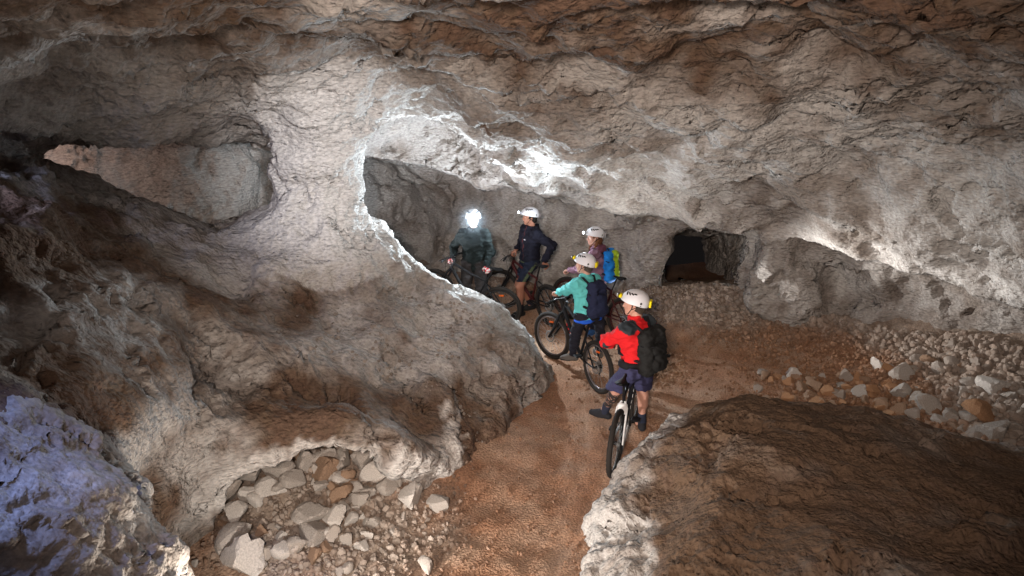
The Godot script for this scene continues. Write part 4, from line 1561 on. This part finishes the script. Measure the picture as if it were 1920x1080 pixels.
func rider(s: Dictionary) -> void:
	var at := ground_at(s.at.x, s.at.y)
	var o := thing("person", at, atan2(s.face.x, s.face.y), s.label, "person", "five cave riders in white helmets")
	var inv := o.transform.affine_inverse()
	var k: float = s.h / 1.75
	var pel: Vector3 = inv * s.pelvis
	var up := (Basis(Vector3.FORWARD, s.get("side", 0.0)) * Basis(Vector3.RIGHT, s.get("lean", 0.0))) * Vector3.UP
	var left := Basis(Vector3.UP, s.get("twist", 0.0)) * Vector3.RIGHT
	left = (left - up * left.dot(up)).normalized()
	var fwd := left.cross(up)
	var neck := pel + up * 0.50 * k
	var sw: float = s.get("shoulders", 0.175) * k
	var sh := [neck - up * 0.055 * k + left * sw, neck - up * 0.055 * k - left * sw]
	var hip := [pel + Vector3.RIGHT * 0.09 * k, pel - Vector3.RIGHT * 0.09 * k]
	var hc := neck + up * 0.10 * k + Vector3(0, 0.085 * k, 0) + fwd * 0.025 * k
	var look: Vector3 = (inv.basis * s.look).normalized()
	var H := Transform3D(Basis.looking_at(-look, Vector3.UP), hc).scaled_local(Vector3.ONE * minf(1.0, k * 1.03))
	var arms := []
	var legs := []
	var hd := []
	for q in 2:
		var g: Dictionary = s.hands[q]
		var d: Vector3 = (inv.basis * g.d).normalized()
		var n: Vector3 = (inv.basis * g.n).normalized()
		n = (n - d * n.dot(d)).normalized()
		var w: Vector3 = inv * g.p - d * 0.075 * k - n * 0.018 * k
		var a := ik(sh[q], w, 0.295 * k, 0.262 * k, inv.basis * g.pole)
		arms.append(a)
		var t := n.cross(d) * (1.0 if q == 0 else -1.0)
		hd.append([a[1], d, n, t, g.get("curl", 1.0)])
		var f: Vector3 = s.feet[q].p
		legs.append(ik(hip[q], inv * (Vector3(f.x, ground_at(f.x, f.z).y + f.y, f.z)), 0.435 * k, 0.425 * k, inv.basis * s.feet[q].pole))
	# body: one skin from scalp to ankles
	var B := Blob.new()
	B.k = 0.045
	B.bone(hip[0], hip[1], 0.098 * k, 0.098 * k)
	B.bone(pel + up * 0.16 * k - left * 0.05 * k, pel + up * 0.16 * k + left * 0.05 * k, 0.098 * k, 0.098 * k)
	B.bone(pel + up * 0.34 * k - left * 0.075 * k, pel + up * 0.34 * k + left * 0.075 * k, 0.112 * k, 0.112 * k)
	B.bone(sh[0], sh[1], 0.055 * k, 0.055 * k)
	B.bone(neck - up * 0.06 * k, hc - look * 0.02 - Vector3.UP * 0.03, 0.062 * k, 0.056 * k)
	for q in 2:
		B.bone(sh[q], arms[q][0], 0.050 * k, 0.040 * k)
		B.bone(arms[q][0], arms[q][1], 0.041 * k, 0.027 * k)
		B.bone(hip[q], legs[q][0], 0.085 * k, 0.057 * k)
		B.bone(legs[q][0], legs[q][1], 0.056 * k, 0.037 * k)
		var sk: Vector3 = legs[q][1] - legs[q][0]
		B.bone(legs[q][0] + sk * 0.2 - fwd * 0.022 * k, legs[q][0] + sk * 0.45 - fwd * 0.02 * k, 0.050 * k, 0.046 * k)
		B.bone(legs[q][1], legs[q][1] + Vector3(0, -0.045 * k, 0.06 * k), 0.036 * k, 0.032 * k)
	var hands := []
	for q in 2:
		var hb := Blob.new()
		hb.k = 0.009
		add_hand(hb, hd[q][0], hd[q][1], hd[q][2], hd[q][3], hd[q][4], k)
		hands.append(hb)
	var N := Blob.new()
	N.k = 0.022
	var hs: float = H.basis.get_scale().x
	var P := func(x: float, y: float, z: float) -> Vector3:
		return H * Vector3(x, y, z)
	var HB := H.basis.orthonormalized()
	N.egg(P.call(0, 0.035, -0.012), Vector3(0.076, 0.096, 0.094) * hs, HB)
	N.egg(P.call(0, -0.045, 0.026), Vector3(0.056, 0.068, 0.062) * hs, HB)
	N.bone(P.call(0, -0.06, -0.02), P.call(0, -0.16, -0.03), 0.055 * hs, 0.056 * hs)
	N.bone(P.call(-0.034, 0.030, 0.078), P.call(0.034, 0.030, 0.078), 0.013 * hs, 0.013 * hs)
	for q in [-1, 1]:
		N.egg(P.call(q * 0.042, -0.022, 0.062), Vector3(0.022, 0.020, 0.018) * hs, HB)
		N.egg(P.call(q * 0.077, -0.004, -0.006), Vector3(0.010, 0.032, 0.020) * hs, HB * Basis(Vector3.UP, -q * 0.35))
		N.cut(P.call(q * 0.031, 0.010, 0.098), 0.017 * hs)
		N.egg(P.call(q * 0.031, 0.008, 0.074), Vector3.ONE * 0.0135 * hs, HB)
		N.bone(P.call(q * 0.045, -0.052, 0.025), P.call(q * 0.018, -0.094, 0.062), 0.022 * hs, 0.018 * hs)
	N.bone(P.call(0, 0.016, 0.090), P.call(0, -0.026, 0.108), 0.009 * hs, 0.0125 * hs)
	N.bone(P.call(-0.012, -0.030, 0.094), P.call(0.012, -0.030, 0.094), 0.010 * hs, 0.010 * hs)
	N.bone(P.call(-0.018, -0.054, 0.082), P.call(0.018, -0.054, 0.082), 0.008 * hs, 0.008 * hs)
	N.bone(P.call(-0.015, -0.064, 0.080), P.call(0.015, -0.064, 0.080), 0.008 * hs, 0.008 * hs)
	N.egg(P.call(0, -0.094, 0.068), Vector3(0.022, 0.018, 0.018) * hs, HB)
	var Hi := H.affine_inverse()
	var tone: Color = s.skin
	var tint := func(p: Vector3, which: int) -> Color:
		if which == 1:
			var q: Vector3 = Hi * p
			for e in [-1, 1]:
				var c: float = q.distance_to(Vector3(e * 0.031, 0.008, 0.0875))
				if c < 0.0055:
					return Color(0.02, 0.015, 0.012)
				if q.distance_to(Vector3(e * 0.031, 0.008, 0.074)) < 0.0139 and absf(q.y - 0.008) < 0.006:
					return Color(0.62, 0.58, 0.54)
				if q.z > 0.075 and absf(q.y - 0.034) < 0.006 and absf(absf(q.x) - 0.032) < 0.02:
					return tone.lerp(s.hair, 0.75)
			if q.z > 0.076 and absf(q.y + 0.059) < 0.008 and absf(q.x) < 0.024:
				return Color(tone.r * 0.8, tone.g * 0.55, tone.b * 0.55)
			if s.get("beard", false) and q.y < -0.03 and q.z > 0.0:
				return tone.lerp(s.hair, 0.35)
			return tone
		if which == 0 and s.has("tattoo"):
			var sk: Vector3 = legs[0][1] - legs[0][0]
			var u: float = (p - legs[0][0]).dot(sk) / sk.length_squared()
			if p.distance_to(legs[0][0] + sk * clampf(u, 0, 1)) < 0.085 and u > 0.12 and u < 0.72 and n_fold.get_noise_3dv(p * 5.0) > -0.05:
				return Color(0.035, 0.03, 0.03)
		if which >= 2 and s.has("glove"):
			return s.glove if n_fold.get_noise_3dv(p * 3.0) < 0.25 else Color(0.55, 0.5, 0.48)
		return tone
	part("body", skin([B, N, hands[0], hands[1]], [0.015, 0.0055, 0.005, 0.005], tint), M.skin, o)
	# hair under the helmet
	var Hr := Blob.new()
	Hr.k = 0.03
	Hr.egg(P.call(0, 0.030, -0.024), Vector3(0.086, 0.098, 0.096) * hs, HB)
	Hr.egg(P.call(0, -0.035, -0.060), Vector3(0.068, 0.07, 0.05) * hs, HB)
	if s.get("long_hair", false):
		for q in [-1, 1]:
			Hr.bone(P.call(q * 0.070, -0.01, -0.03), P.call(q * 0.085, -0.20, 0.03), 0.026 * hs, 0.020 * hs)
		Hr.bone(P.call(0, -0.05, -0.07), P.call(0, -0.2, -0.06), 0.06 * hs, 0.045 * hs)
	Hr.clip(HB * Vector3(0, 0.15, 1.0), P.call(0, 0.03, 0.03 if not s.get("long_hair", false) else 0.055))
	var hair: Color = s.hair
	part("hair", cloth(Hr, 0.007, 0.006, func(p: Vector3) -> Color: return hair * (0.7 + 0.6 * absf(n_fold.get_noise_3dv(p * 6.0)))), M.cloth, o)
	# jacket
	var J := Blob.new()
	J.k = 0.05
	var hem: float = s.get("hem", 0.06)
	J.bone(pel - up * 0.1 * k - left * 0.075 * k, pel - up * 0.1 * k + left * 0.075 * k, 0.128 * k, 0.128 * k)
	J.bone(pel + up * 0.05 * k - left * 0.07 * k, pel + up * 0.05 * k + left * 0.07 * k, 0.122 * k, 0.122 * k)
	J.bone(pel + up * 0.18 * k - left * 0.06 * k, pel + up * 0.18 * k + left * 0.06 * k, 0.122 * k, 0.122 * k)
	J.bone(pel + up * 0.34 * k - left * 0.08 * k, pel + up * 0.34 * k + left * 0.08 * k, 0.134 * k, 0.134 * k)
	J.bone(sh[0] - left * 0.01, sh[1] + left * 0.01, 0.075 * k, 0.075 * k)
	J.bone(neck - up * 0.05 * k, neck + up * 0.035 * k + fwd * 0.005, 0.086 * k, 0.074 * k)
	for q in 2:
		J.bone(sh[q], arms[q][0], 0.073 * k, 0.060 * k)
		J.bone(arms[q][0], arms[q][0].lerp(arms[q][1], 0.93), 0.060 * k, 0.044 * k)
	J.clip(-up, pel - up * hem)
	J.clip(up + fwd * 0.25, neck + up * 0.075 * k)
	var jc: Color = s.jacket
	var patches: Array = []
	if s.has("patch"):
		for q in 2:
			patches.append([sh[q] + up * 0.05 - fwd * 0.02 - left * (0.02 if q == 0 else -0.02), 0.098])
			patches.append([arms[q][0] - fwd * 0.01, 0.072])
	var jt := func(p: Vector3) -> Color:
		for e in patches:
			if p.distance_to(e[0]) < e[1]:
				return s.patch
		if s.has("trim"):
			for e in s.trim:   # bands of another colour round the hem
				var u := (p - pel).dot(up)
				if u > e[0] and u < e[1]:
					return e[2]
		if s.has("zip"):
			var q := p - pel
			if absf(q.dot(left)) < 0.008 and q.dot(fwd) > 0.05 and q.dot(up) > 0.02:
				return s.zip
		return jc
	var jk := part("jacket", cloth(J, 0.012, 0.016, jt), M.cloth, o)
	if s.has("logo"):
		var lg := Geo.new()
		lg.box(pel + up * 0.36 * k + left * 0.07 + fwd * 0.142 * k, Vector3(0.02, 0.007, 0.004), Basis(left, up, fwd), 0.1)
		part("chest_emblem", lg.mesh(), M.white_plastic, jk)
	if s.has("hood"):
		var hg := Blob.new()
		hg.k = 0.04
		hg.bone(neck - fwd * 0.06 + left * 0.07 + up * 0.0, neck - fwd * 0.06 - left * 0.07, 0.055, 0.055)
		hg.bone(neck - fwd * 0.10 - up * 0.05, neck - fwd * 0.09 + up * 0.02, 0.06, 0.055)
		var hcol: Color = s.hood
		part("hood", cloth(hg, 0.011, 0.014, func(_p: Vector3) -> Color: return hcol), M.cloth, jk)
	# trousers or shorts
	var T := Blob.new()
	T.k = 0.04
	T.bone(hip[0], hip[1], 0.112 * k, 0.112 * k)
	T.bone(pel + up * 0.07 * k - left * 0.06 * k, pel + up * 0.07 * k + left * 0.06 * k, 0.108 * k, 0.108 * k)
	var short: bool = s.get("shorts", false)
	var fat: float = s.get("fit", 1.0)
	for q in 2:
		T.bone(hip[q], legs[q][0], 0.098 * k * lerpf(1.0, fat, 0.5), (0.086 if short else 0.068) * k * fat)
		if short:
			T.bone(legs[q][0], legs[q][0].lerp(legs[q][1], 0.2), 0.086 * k * fat, 0.088 * k * fat)
		else:
			T.bone(legs[q][0], legs[q][1], 0.066 * k * fat, 0.049 * k * fat)
			var sk: Vector3 = legs[q][1] - legs[q][0]
			T.bone(legs[q][0] + sk * 0.2 - fwd * 0.02 * k, legs[q][0] + sk * 0.45 - fwd * 0.018 * k, 0.058 * k, 0.054 * k)
	T.clip(up, pel + up * 0.12 * k)
	if short:
		T.clip(Vector3.DOWN, (legs[0][0] + legs[1][0]) * 0.5 + Vector3.UP * s.get("above_knee", 0.03))
	var tc: Color = s.legs
	var tt := func(p: Vector3) -> Color:
		if s.has("side_stripe"):
			var a: Vector3 = hip[0] + Vector3.RIGHT * 0.1
			var b: Vector3 = legs[0][0] + Vector3.RIGHT * 0.08 + fwd * 0.03
			var h := clampf((p - a).dot(b - a) / (b - a).length_squared(), 0, 1)
			if p.distance_to(a.lerp(b, h)) < 0.024:
				return s.side_stripe
		return tc
	part("shorts" if short else "trousers", cloth(T, 0.012, 0.012, tt), M.cloth, o)
	# shoes, with socks where the legs are bare
	for q in 2:
		var a: Vector3 = legs[q][1]
		var ft: Vector3 = inv.basis * s.feet[q].get("toe", Vector3(s.face.x, 0, s.face.y))
		ft = Vector3(ft.x, 0, ft.z).normalized()
		var drop := Vector3(0, -0.06 * k, 0)
		var S := Blob.new()
		S.k = 0.03
		S.bone(a + drop - ft * 0.045 * k, a + drop + ft * 0.09 * k, 0.040 * k, 0.042 * k)
		S.bone(a + drop + ft * 0.09 * k, a + drop + ft * 0.155 * k + Vector3(0, -0.008, 0), 0.042 * k, 0.033 * k)
		S.bone(a, a + drop + ft * 0.06 * k, 0.046 * k, 0.042 * k)
		S.clip(Vector3.DOWN, a + Vector3(0, -0.092 * k, 0))
		S.clip(Vector3.UP, a + Vector3(0, 0.03 * k, 0))
		var shc: Color = s.shoes
		var sole := a.y - 0.074 * k
		part("shoe", cloth(S, 0.008, 0.004, func(p: Vector3) -> Color: return shc if p.y > sole else s.get("sole", Color(0.03, 0.03, 0.03))), M.cloth, o)
		if short:
			var K := Blob.new()
			K.bone(a + Vector3(0, -0.02, 0), a.lerp(legs[q][0], 0.22), 0.046 * k, 0.047 * k)
			part("sock", cloth(K, 0.010, 0.003, func(_p: Vector3) -> Color: return s.get("sock", Color(0.02, 0.022, 0.035))), M.cloth, o)
	helmet(o, H, s.get("lamp", 0.0), M.yellow if s.get("lamp", 0.0) == 0.0 else M.grey_plastic)
	if s.has("pack"):
		backpack(o, s.pack, pel, up, left, fwd, sh, k)


func backpack(who: Node3D, s: Dictionary, pel: Vector3, up: Vector3, left: Vector3, fwd: Vector3, sh: Array, k: float) -> void:
	var o := thing("backpack", who.position, who.rotation.y, s.label, "backpack", "backpacks worn by the riders")
	var c := pel + up * 0.25 * k - fwd * 0.20 * k
	var w: float = s.get("width", 0.085) * k
	var b := Blob.new()
	b.k = 0.05
	for y in [-0.17, 0.0, 0.16]:
		b.bone(c + up * y * k - left * w, c + up * y * k + left * w, (0.078 if y < 0.1 else 0.066) * k, (0.078 if y < 0.1 else 0.066) * k)
	b.bone(c - up * 0.17 * k + left * w, c + up * 0.17 * k + left * w * 0.9, 0.07 * k, 0.06 * k)
	b.bone(c - up * 0.17 * k - left * w, c + up * 0.17 * k - left * w * 0.9, 0.07 * k, 0.06 * k)
	var main: Color = s.colour
	part("main_bag", cloth(b, 0.012, 0.016, func(_p: Vector3) -> Color: return main), M.cloth, o)
	var f := Blob.new()
	f.k = 0.05
	var pc := c - fwd * 0.075 * k
	f.bone(pc - up * 0.14 * k - left * w * 0.6, pc - up * 0.14 * k + left * w * 0.6, 0.05 * k, 0.05 * k)
	f.bone(pc + up * s.get("flap", 0.02) * k - left * w * 0.5, pc + up * s.get("flap", 0.02) * k + left * w * 0.5, 0.045 * k, 0.045 * k)
	f.bone(pc - up * 0.14 * k, pc + up * s.get("flap", 0.02) * k, 0.055 * k, 0.05 * k)
	var second: Color = s.get("second", main * 0.8)
	part("front_pocket", cloth(f, 0.012, 0.012, func(_p: Vector3) -> Color: return second), M.cloth, o)
	for q in 2:
		var side := left * (1.0 if q == 0 else -1.0)
		var n: Vector3 = sh[q] - side * 0.065 * k
		tube_part("shoulder_strap", [[[c + up * 0.17 * k + side * 0.05 * k + fwd * 0.05, n + up * 0.082 * k - fwd * 0.05 * k, n + up * 0.080 * k + fwd * 0.03 * k, n - up * 0.03 * k + fwd * 0.145 * k, n - up * 0.16 * k + fwd * 0.152 * k, n - up * 0.26 * k + fwd * 0.10 * k + side * 0.055 * k, c - up * 0.12 * k + side * 0.13 * k + fwd * 0.05 * k], [0.018 * k]]], M.strap, o, 8)
		for e in 2:   # compression straps down each side
			var y := (-0.05 + 0.14 * e) * k
			tube_part("side_strap", [[[c + up * y + side * (w + 0.055 * k) + fwd * 0.03, c + up * (y - 0.01) + side * (w + 0.082 * k) - fwd * 0.01, c + up * (y - 0.02) + side * w * 0.8 - fwd * 0.085 * k], [0.007]]], M.strap, o, 6)
	tube_part("haul_loop", [[[c + up * 0.22 * k + left * 0.03, c + up * 0.255 * k + fwd * 0.02, c + up * 0.22 * k - left * 0.03], [0.007]]], M.strap, o, 6)
	if s.get("belt", false):
		tube_part("hip_belt", [[[c - up * 0.17 * k + left * 0.1 * k, pel + up * 0.085 * k + left * 0.19 * k, pel + up * 0.08 * k + left * 0.12 * k + fwd * 0.12 * k, pel + up * 0.08 * k + fwd * 0.15 * k, pel + up * 0.08 * k - left * 0.12 * k + fwd * 0.12 * k, pel + up * 0.085 * k - left * 0.19 * k, c - up * 0.17 * k - left * 0.1 * k], [0.03, 0.032, 0.022, 0.016, 0.022, 0.032, 0.03]]], M.strap, o, 8)
		var g := Geo.new()
		g.ball(pel + up * 0.085 * k + left * 0.185 * k + fwd * 0.02 * k, Vector3(0.035, 0.045, 0.075), Basis(), 0.7)
		part("belt_pocket", g.mesh(), M.strap, o)


func build_riders() -> void:
	n_fold = noise(FastNoiseLite.TYPE_SIMPLEX_SMOOTH, 6.0, 51, 2, FastNoiseLite.FRACTAL_RIDGED)
	M.cloth = stuff(Color.WHITE, 0.85)
	M.cloth.vertex_color_use_as_albedo = true
	M.cloth.normal_enabled = true
	M.cloth.normal_texture = M.grain
	M.cloth.normal_scale = 0.35
	M.cloth.uv1_triplanar = true
	M.cloth.uv1_scale = Vector3.ONE * 9.0
	M.skin = stuff(Color.WHITE, 0.6)
	M.skin.vertex_color_use_as_albedo = true
	M.strap = stuff(Color(0.11, 0.11, 0.125), 0.8)
	M.rubber = stuff(Color(0.16, 0.145, 0.135), 0.9)
	M.black_rubber = stuff(Color(0.10, 0.10, 0.105), 0.7)
	M.black_metal = stuff(Color(0.13, 0.13, 0.135), 0.4, 0.3)
	M.steel = stuff(Color(0.62, 0.62, 0.62), 0.4, 0.9)
	M.white_plastic = stuff(Color(0.84, 0.84, 0.86), 0.35)
	M.yellow = stuff(Color(0.88, 0.80, 0.08), 0.5)
	M.grey_plastic = stuff(Color(0.62, 0.62, 0.64), 0.5)
	M.amber = stuff(Color(0.85, 0.38, 0.08), 0.35)
	M.lens_off = stuff(Color(0.75, 0.76, 0.78), 0.2)
	for l in [["lens_bright", 40.0], ["lens_lit", 14.0]]:
		M[l[0]] = stuff(Color(1, 1, 1), 0.3)
		M[l[0]].emission_enabled = true
		M[l[0]].emission = Color(0.90, 0.96, 1.0)
		M[l[0]].emission_energy_multiplier = l[1]
	var black := stuff(Color(0.10, 0.10, 0.11), 0.4, 0.1)
	var dark_red := stuff(Color(0.26, 0.10, 0.10), 0.4, 0.1)
	var red := stuff(Color(0.80, 0.10, 0.12), 0.45)
	var white := stuff(Color(0.82, 0.82, 0.82), 0.4)
	var grey_rim := stuff(Color(0.20, 0.20, 0.20), 0.4, 0.5)
	var V := func(x: float, y: float, z: float) -> Vector3: return Vector3(x, y, z)
	# bicycles, from the nearest to the farthest
	bicycle("white framed mountain bike seen from behind, under the rider in red", Vector2(1.04, -5.93), Vector2(0.35, -0.94), 0.0, {"frame": black, "accent": white, "stay": white, "yoke": white, "fork": black, "rim": grey_rim, "crank": 2.2})
	bicycle("black and red mountain bike straddled by the rider in turquoise", Vector2(1.08, -7.78), Vector2(-0.42, -0.91), 0.30, {"frame": black, "accent": red, "stay": black, "fork": black, "rim": stuff(Color(0.45, 0.42, 0.42), 0.35, 0.7), "reflector": true, "crank": -0.5})
	bicycle("dark red mountain bike behind the turquoise rider, its saddle by the blue backpack", Vector2(1.62, -9.15), Vector2(-0.62, -0.78), 0.2, {"frame": dark_red, "accent": white, "stay": dark_red, "fork": black, "rim": dark_red, "crank": 0.6})
	bicycle("dark mountain bike with its front wheel turned broadside, held by the rider in shorts", Vector2(0.60, -9.83), Vector2(-0.62, -0.78), 0.42, {"frame": dark_red, "accent": black, "stay": black, "fork": black, "rim": black, "crank": 0.2, "lean": -0.06})
	bicycle("black mountain bike half hidden behind the white ridge, below the bright lamp", Vector2(-0.22, -9.98), Vector2(-0.95, -0.30), -0.2, {"frame": black, "accent": black, "stay": black, "fork": black, "rim": grey_rim, "reflector": true, "crank": 0.4})
	# riders
	var red_face := Vector2(-0.64, -0.77)
	rider({"at": Vector2(1.33, -6.55), "face": red_face, "h": 1.76, "pelvis": V.call(1.32, 0.93, -6.48), "lean": 0.08, "side": 0.04, "look": V.call(-0.93, 0.02, -0.30), "label": "person in red jacket with black backpack, standing astride the white bike",
		"hands": [{"p": V.call(1.10, 1.03, -6.84), "d": V.call(0.35, -0.25, -0.9), "n": V.call(0, -1, 0), "pole": V.call(-0.9, 0.0, 0.35)}, {"p": V.call(1.46, 1.03, -6.80), "d": V.call(-0.1, -0.3, -0.9), "n": V.call(0, -1, 0), "pole": V.call(-0.1, -1, -0.1)}],
		"feet": [{"p": V.call(1.02, 0.09, -6.92), "pole": V.call(-0.3, 0, -1), "toe": V.call(-0.8, 0, -0.5)}, {"p": V.call(1.47, 0.09, -6.78), "pole": V.call(0.1, 0, -1), "toe": V.call(0.1, 0, -1)}],
		"skin": Color(0.50, 0.27, 0.20), "hair": Color(0.06, 0.045, 0.035), "jacket": Color(0.62, 0.018, 0.02), "patch": Color(0.035, 0.04, 0.05), "legs": Color(0.045, 0.045, 0.10), "shorts": true, "above_knee": 0.02, "fit": 1.15, "tattoo": true, "shoes": Color(0.02, 0.02, 0.025), "sock": Color(0.025, 0.028, 0.05), "hem": 0.0,
		"pack": {"label": "black backpack on the back of the rider in red", "colour": Color(0.016, 0.016, 0.018), "width": 0.095, "belt": true}})
	rider({"at": Vector2(0.97, -8.06), "face": Vector2(-0.60, -0.80), "h": 1.62, "pelvis": V.call(0.96, 0.93, -8.04), "lean": 0.12, "look": V.call(-0.92, 0.05, -0.38), "label": "person in turquoise jacket sitting on the black and red bike",
		"hands": [{"p": V.call(0.53, 1.02, -8.52), "d": V.call(-0.5, -0.25, -0.8), "n": V.call(0, -1, 0), "pole": V.call(-0.6, -0.6, 0.5)}, {"p": V.call(1.05, 1.02, -8.80), "d": V.call(-0.1, -0.25, -0.9), "n": V.call(0, -1, 0), "pole": V.call(0.8, -0.5, 0.2)}],
		"feet": [{"p": V.call(0.80, 0.09, -8.45), "pole": V.call(-0.9, 0.2, -0.6), "toe": V.call(-0.85, 0, -0.1)}, {"p": V.call(1.16, 0.36, -8.25), "pole": V.call(0.3, 0.2, -1), "toe": V.call(-0.3, 0, -1)}],
		"skin": Color(0.50, 0.29, 0.22), "hair": Color(0.085, 0.07, 0.06), "jacket": Color(0.11, 0.48, 0.47), "trim": [[-0.10, -0.035, Color(0.02, 0.10, 0.55)]], "legs": Color(0.016, 0.017, 0.026), "shoes": Color(0.10, 0.09, 0.08), "hem": 0.075, "shoulders": 0.16,
		"pack": {"label": "dark navy backpack on the rider in turquoise", "colour": Color(0.018, 0.022, 0.05), "width": 0.07}})
	rider({"at": Vector2(1.26, -9.52), "face": Vector2(-0.88, -0.30), "h": 1.66, "pelvis": V.call(1.27, 0.90, -9.52), "lean": 0.10, "look": V.call(-0.93, 0.0, 0.30), "label": "person in purple hooded jacket with lit head torch, behind the turquoise rider", "lamp": 5.0,
		"hands": [{"p": V.call(0.80, 1.0, -9.62), "d": V.call(-0.8, -0.3, -0.4), "n": V.call(0, -1, 0), "pole": V.call(0.1, -0.6, 0.8)}, {"p": V.call(1.30, 1.0, -10.05), "d": V.call(-0.6, -0.3, -0.7), "n": V.call(0, -1, 0), "pole": V.call(0.6, -0.6, -0.6)}],
		"feet": [{"p": V.call(1.22, 0.09, -9.45), "pole": V.call(-1, 0, 0), "toe": V.call(-0.6, 0, 0.6)}, {"p": V.call(1.28, 0.09, -9.85), "pole": V.call(-1, 0, 0)}],
		"skin": Color(0.52, 0.30, 0.24), "hair": Color(0.14, 0.06, 0.03), "long_hair": true, "jacket": Color(0.20, 0.11, 0.155), "hood": Color(0.13, 0.05, 0.075), "legs": Color(0.018, 0.018, 0.028), "shoes": Color(0.04, 0.10, 0.24), "sole": Color(0.5, 0.5, 0.55), "shoulders": 0.16,
		"pack": {"label": "bright blue and lime green backpack on the rider in purple", "colour": Color(0.012, 0.17, 0.55), "second": Color(0.32, 0.47, 0.03), "flap": 0.17, "width": 0.08}})
	rider({"at": Vector2(0.26, -10.36), "face": Vector2(-0.85, 0.45), "h": 1.80, "pelvis": V.call(0.28, 0.96, -10.36), "lean": -0.02, "side": 0.03, "look": V.call(-0.95, 0.0, 0.22), "label": "person in dark jacket and cycling shorts with bare legs, hand on the saddle", "lamp": 6.0,
		"hands": [{"p": V.call(0.52, 0.97, -10.02), "d": V.call(0.4, -0.9, 0.1), "n": V.call(-0.3, -0.3, -0.7), "pole": V.call(0.5, 0.2, 0.1), "curl": 0.7}, {"p": V.call(0.02, 1.04, -10.48), "d": V.call(-0.7, -0.5, 0.2), "n": V.call(0, -1, 0), "pole": V.call(-0.2, -0.8, -0.5)}],
		"feet": [{"p": V.call(0.14, 0.09, -10.30), "pole": V.call(-1, 0, 0.4), "toe": V.call(-0.8, 0, 0.5)}, {"p": V.call(0.32, 0.09, -10.52), "pole": V.call(-1, 0, 0.3), "toe": V.call(-0.9, 0, 0.3)}],
		"skin": Color(0.36, 0.165, 0.11), "hair": Color(0.02, 0.016, 0.014), "jacket": Color(0.008, 0.0095, 0.017), "zip": Color(0.12, 0.03, 0.03), "logo": true, "hood": Color(0.012, 0.013, 0.02), "legs": Color(0.014, 0.018, 0.032), "side_stripe": Color(0.09, 0.11, 0.065), "trim": [[-0.03, -0.005, Color(0.08, 0.10, 0.055)]], "shorts": true, "fit": 0.85, "above_knee": 0.10, "shoes": Color(0.02, 0.02, 0.02), "hem": 0.03})
	rider({"at": Vector2(-0.62, -10.42), "face": Vector2(-0.15, 0.98), "h": 1.78, "pelvis": V.call(-0.60, 0.92, -10.42), "lean": 0.02, "look": V.call(0.02, -0.12, 1.0), "label": "person in dark jacket facing the camera with a glaring head torch", "lamp": 20.0,
		"hands": [{"p": V.call(-0.39, 0.86, -10.14), "d": V.call(0.2, -0.8, 0.4), "n": V.call(-0.2, -0.4, -0.8), "pole": V.call(0.35, 0.0, -0.6), "curl": 0.8}, {"p": V.call(-0.98, 0.97, -10.30), "d": V.call(-0.75, -0.6, 0.2), "n": V.call(0, -1, 0), "pole": V.call(-0.3, -0.3, -0.6)}],
		"feet": [{"p": V.call(-0.52, 0.09, -10.40), "pole": V.call(0.1, 0, 1)}, {"p": V.call(-0.76, 0.09, -10.45), "pole": V.call(-0.1, 0, 1)}],
		"skin": Color(0.50, 0.30, 0.23), "hair": Color(0.05, 0.04, 0.03), "jacket": Color(0.009, 0.012, 0.013), "legs": Color(0.028, 0.026, 0.026), "fit": 1.2, "glove": Color(0.45, 0.02, 0.03), "shoes": Color(0.03, 0.03, 0.03), "hem": 0.13, "hood": Color(0.012, 0.02, 0.02)})
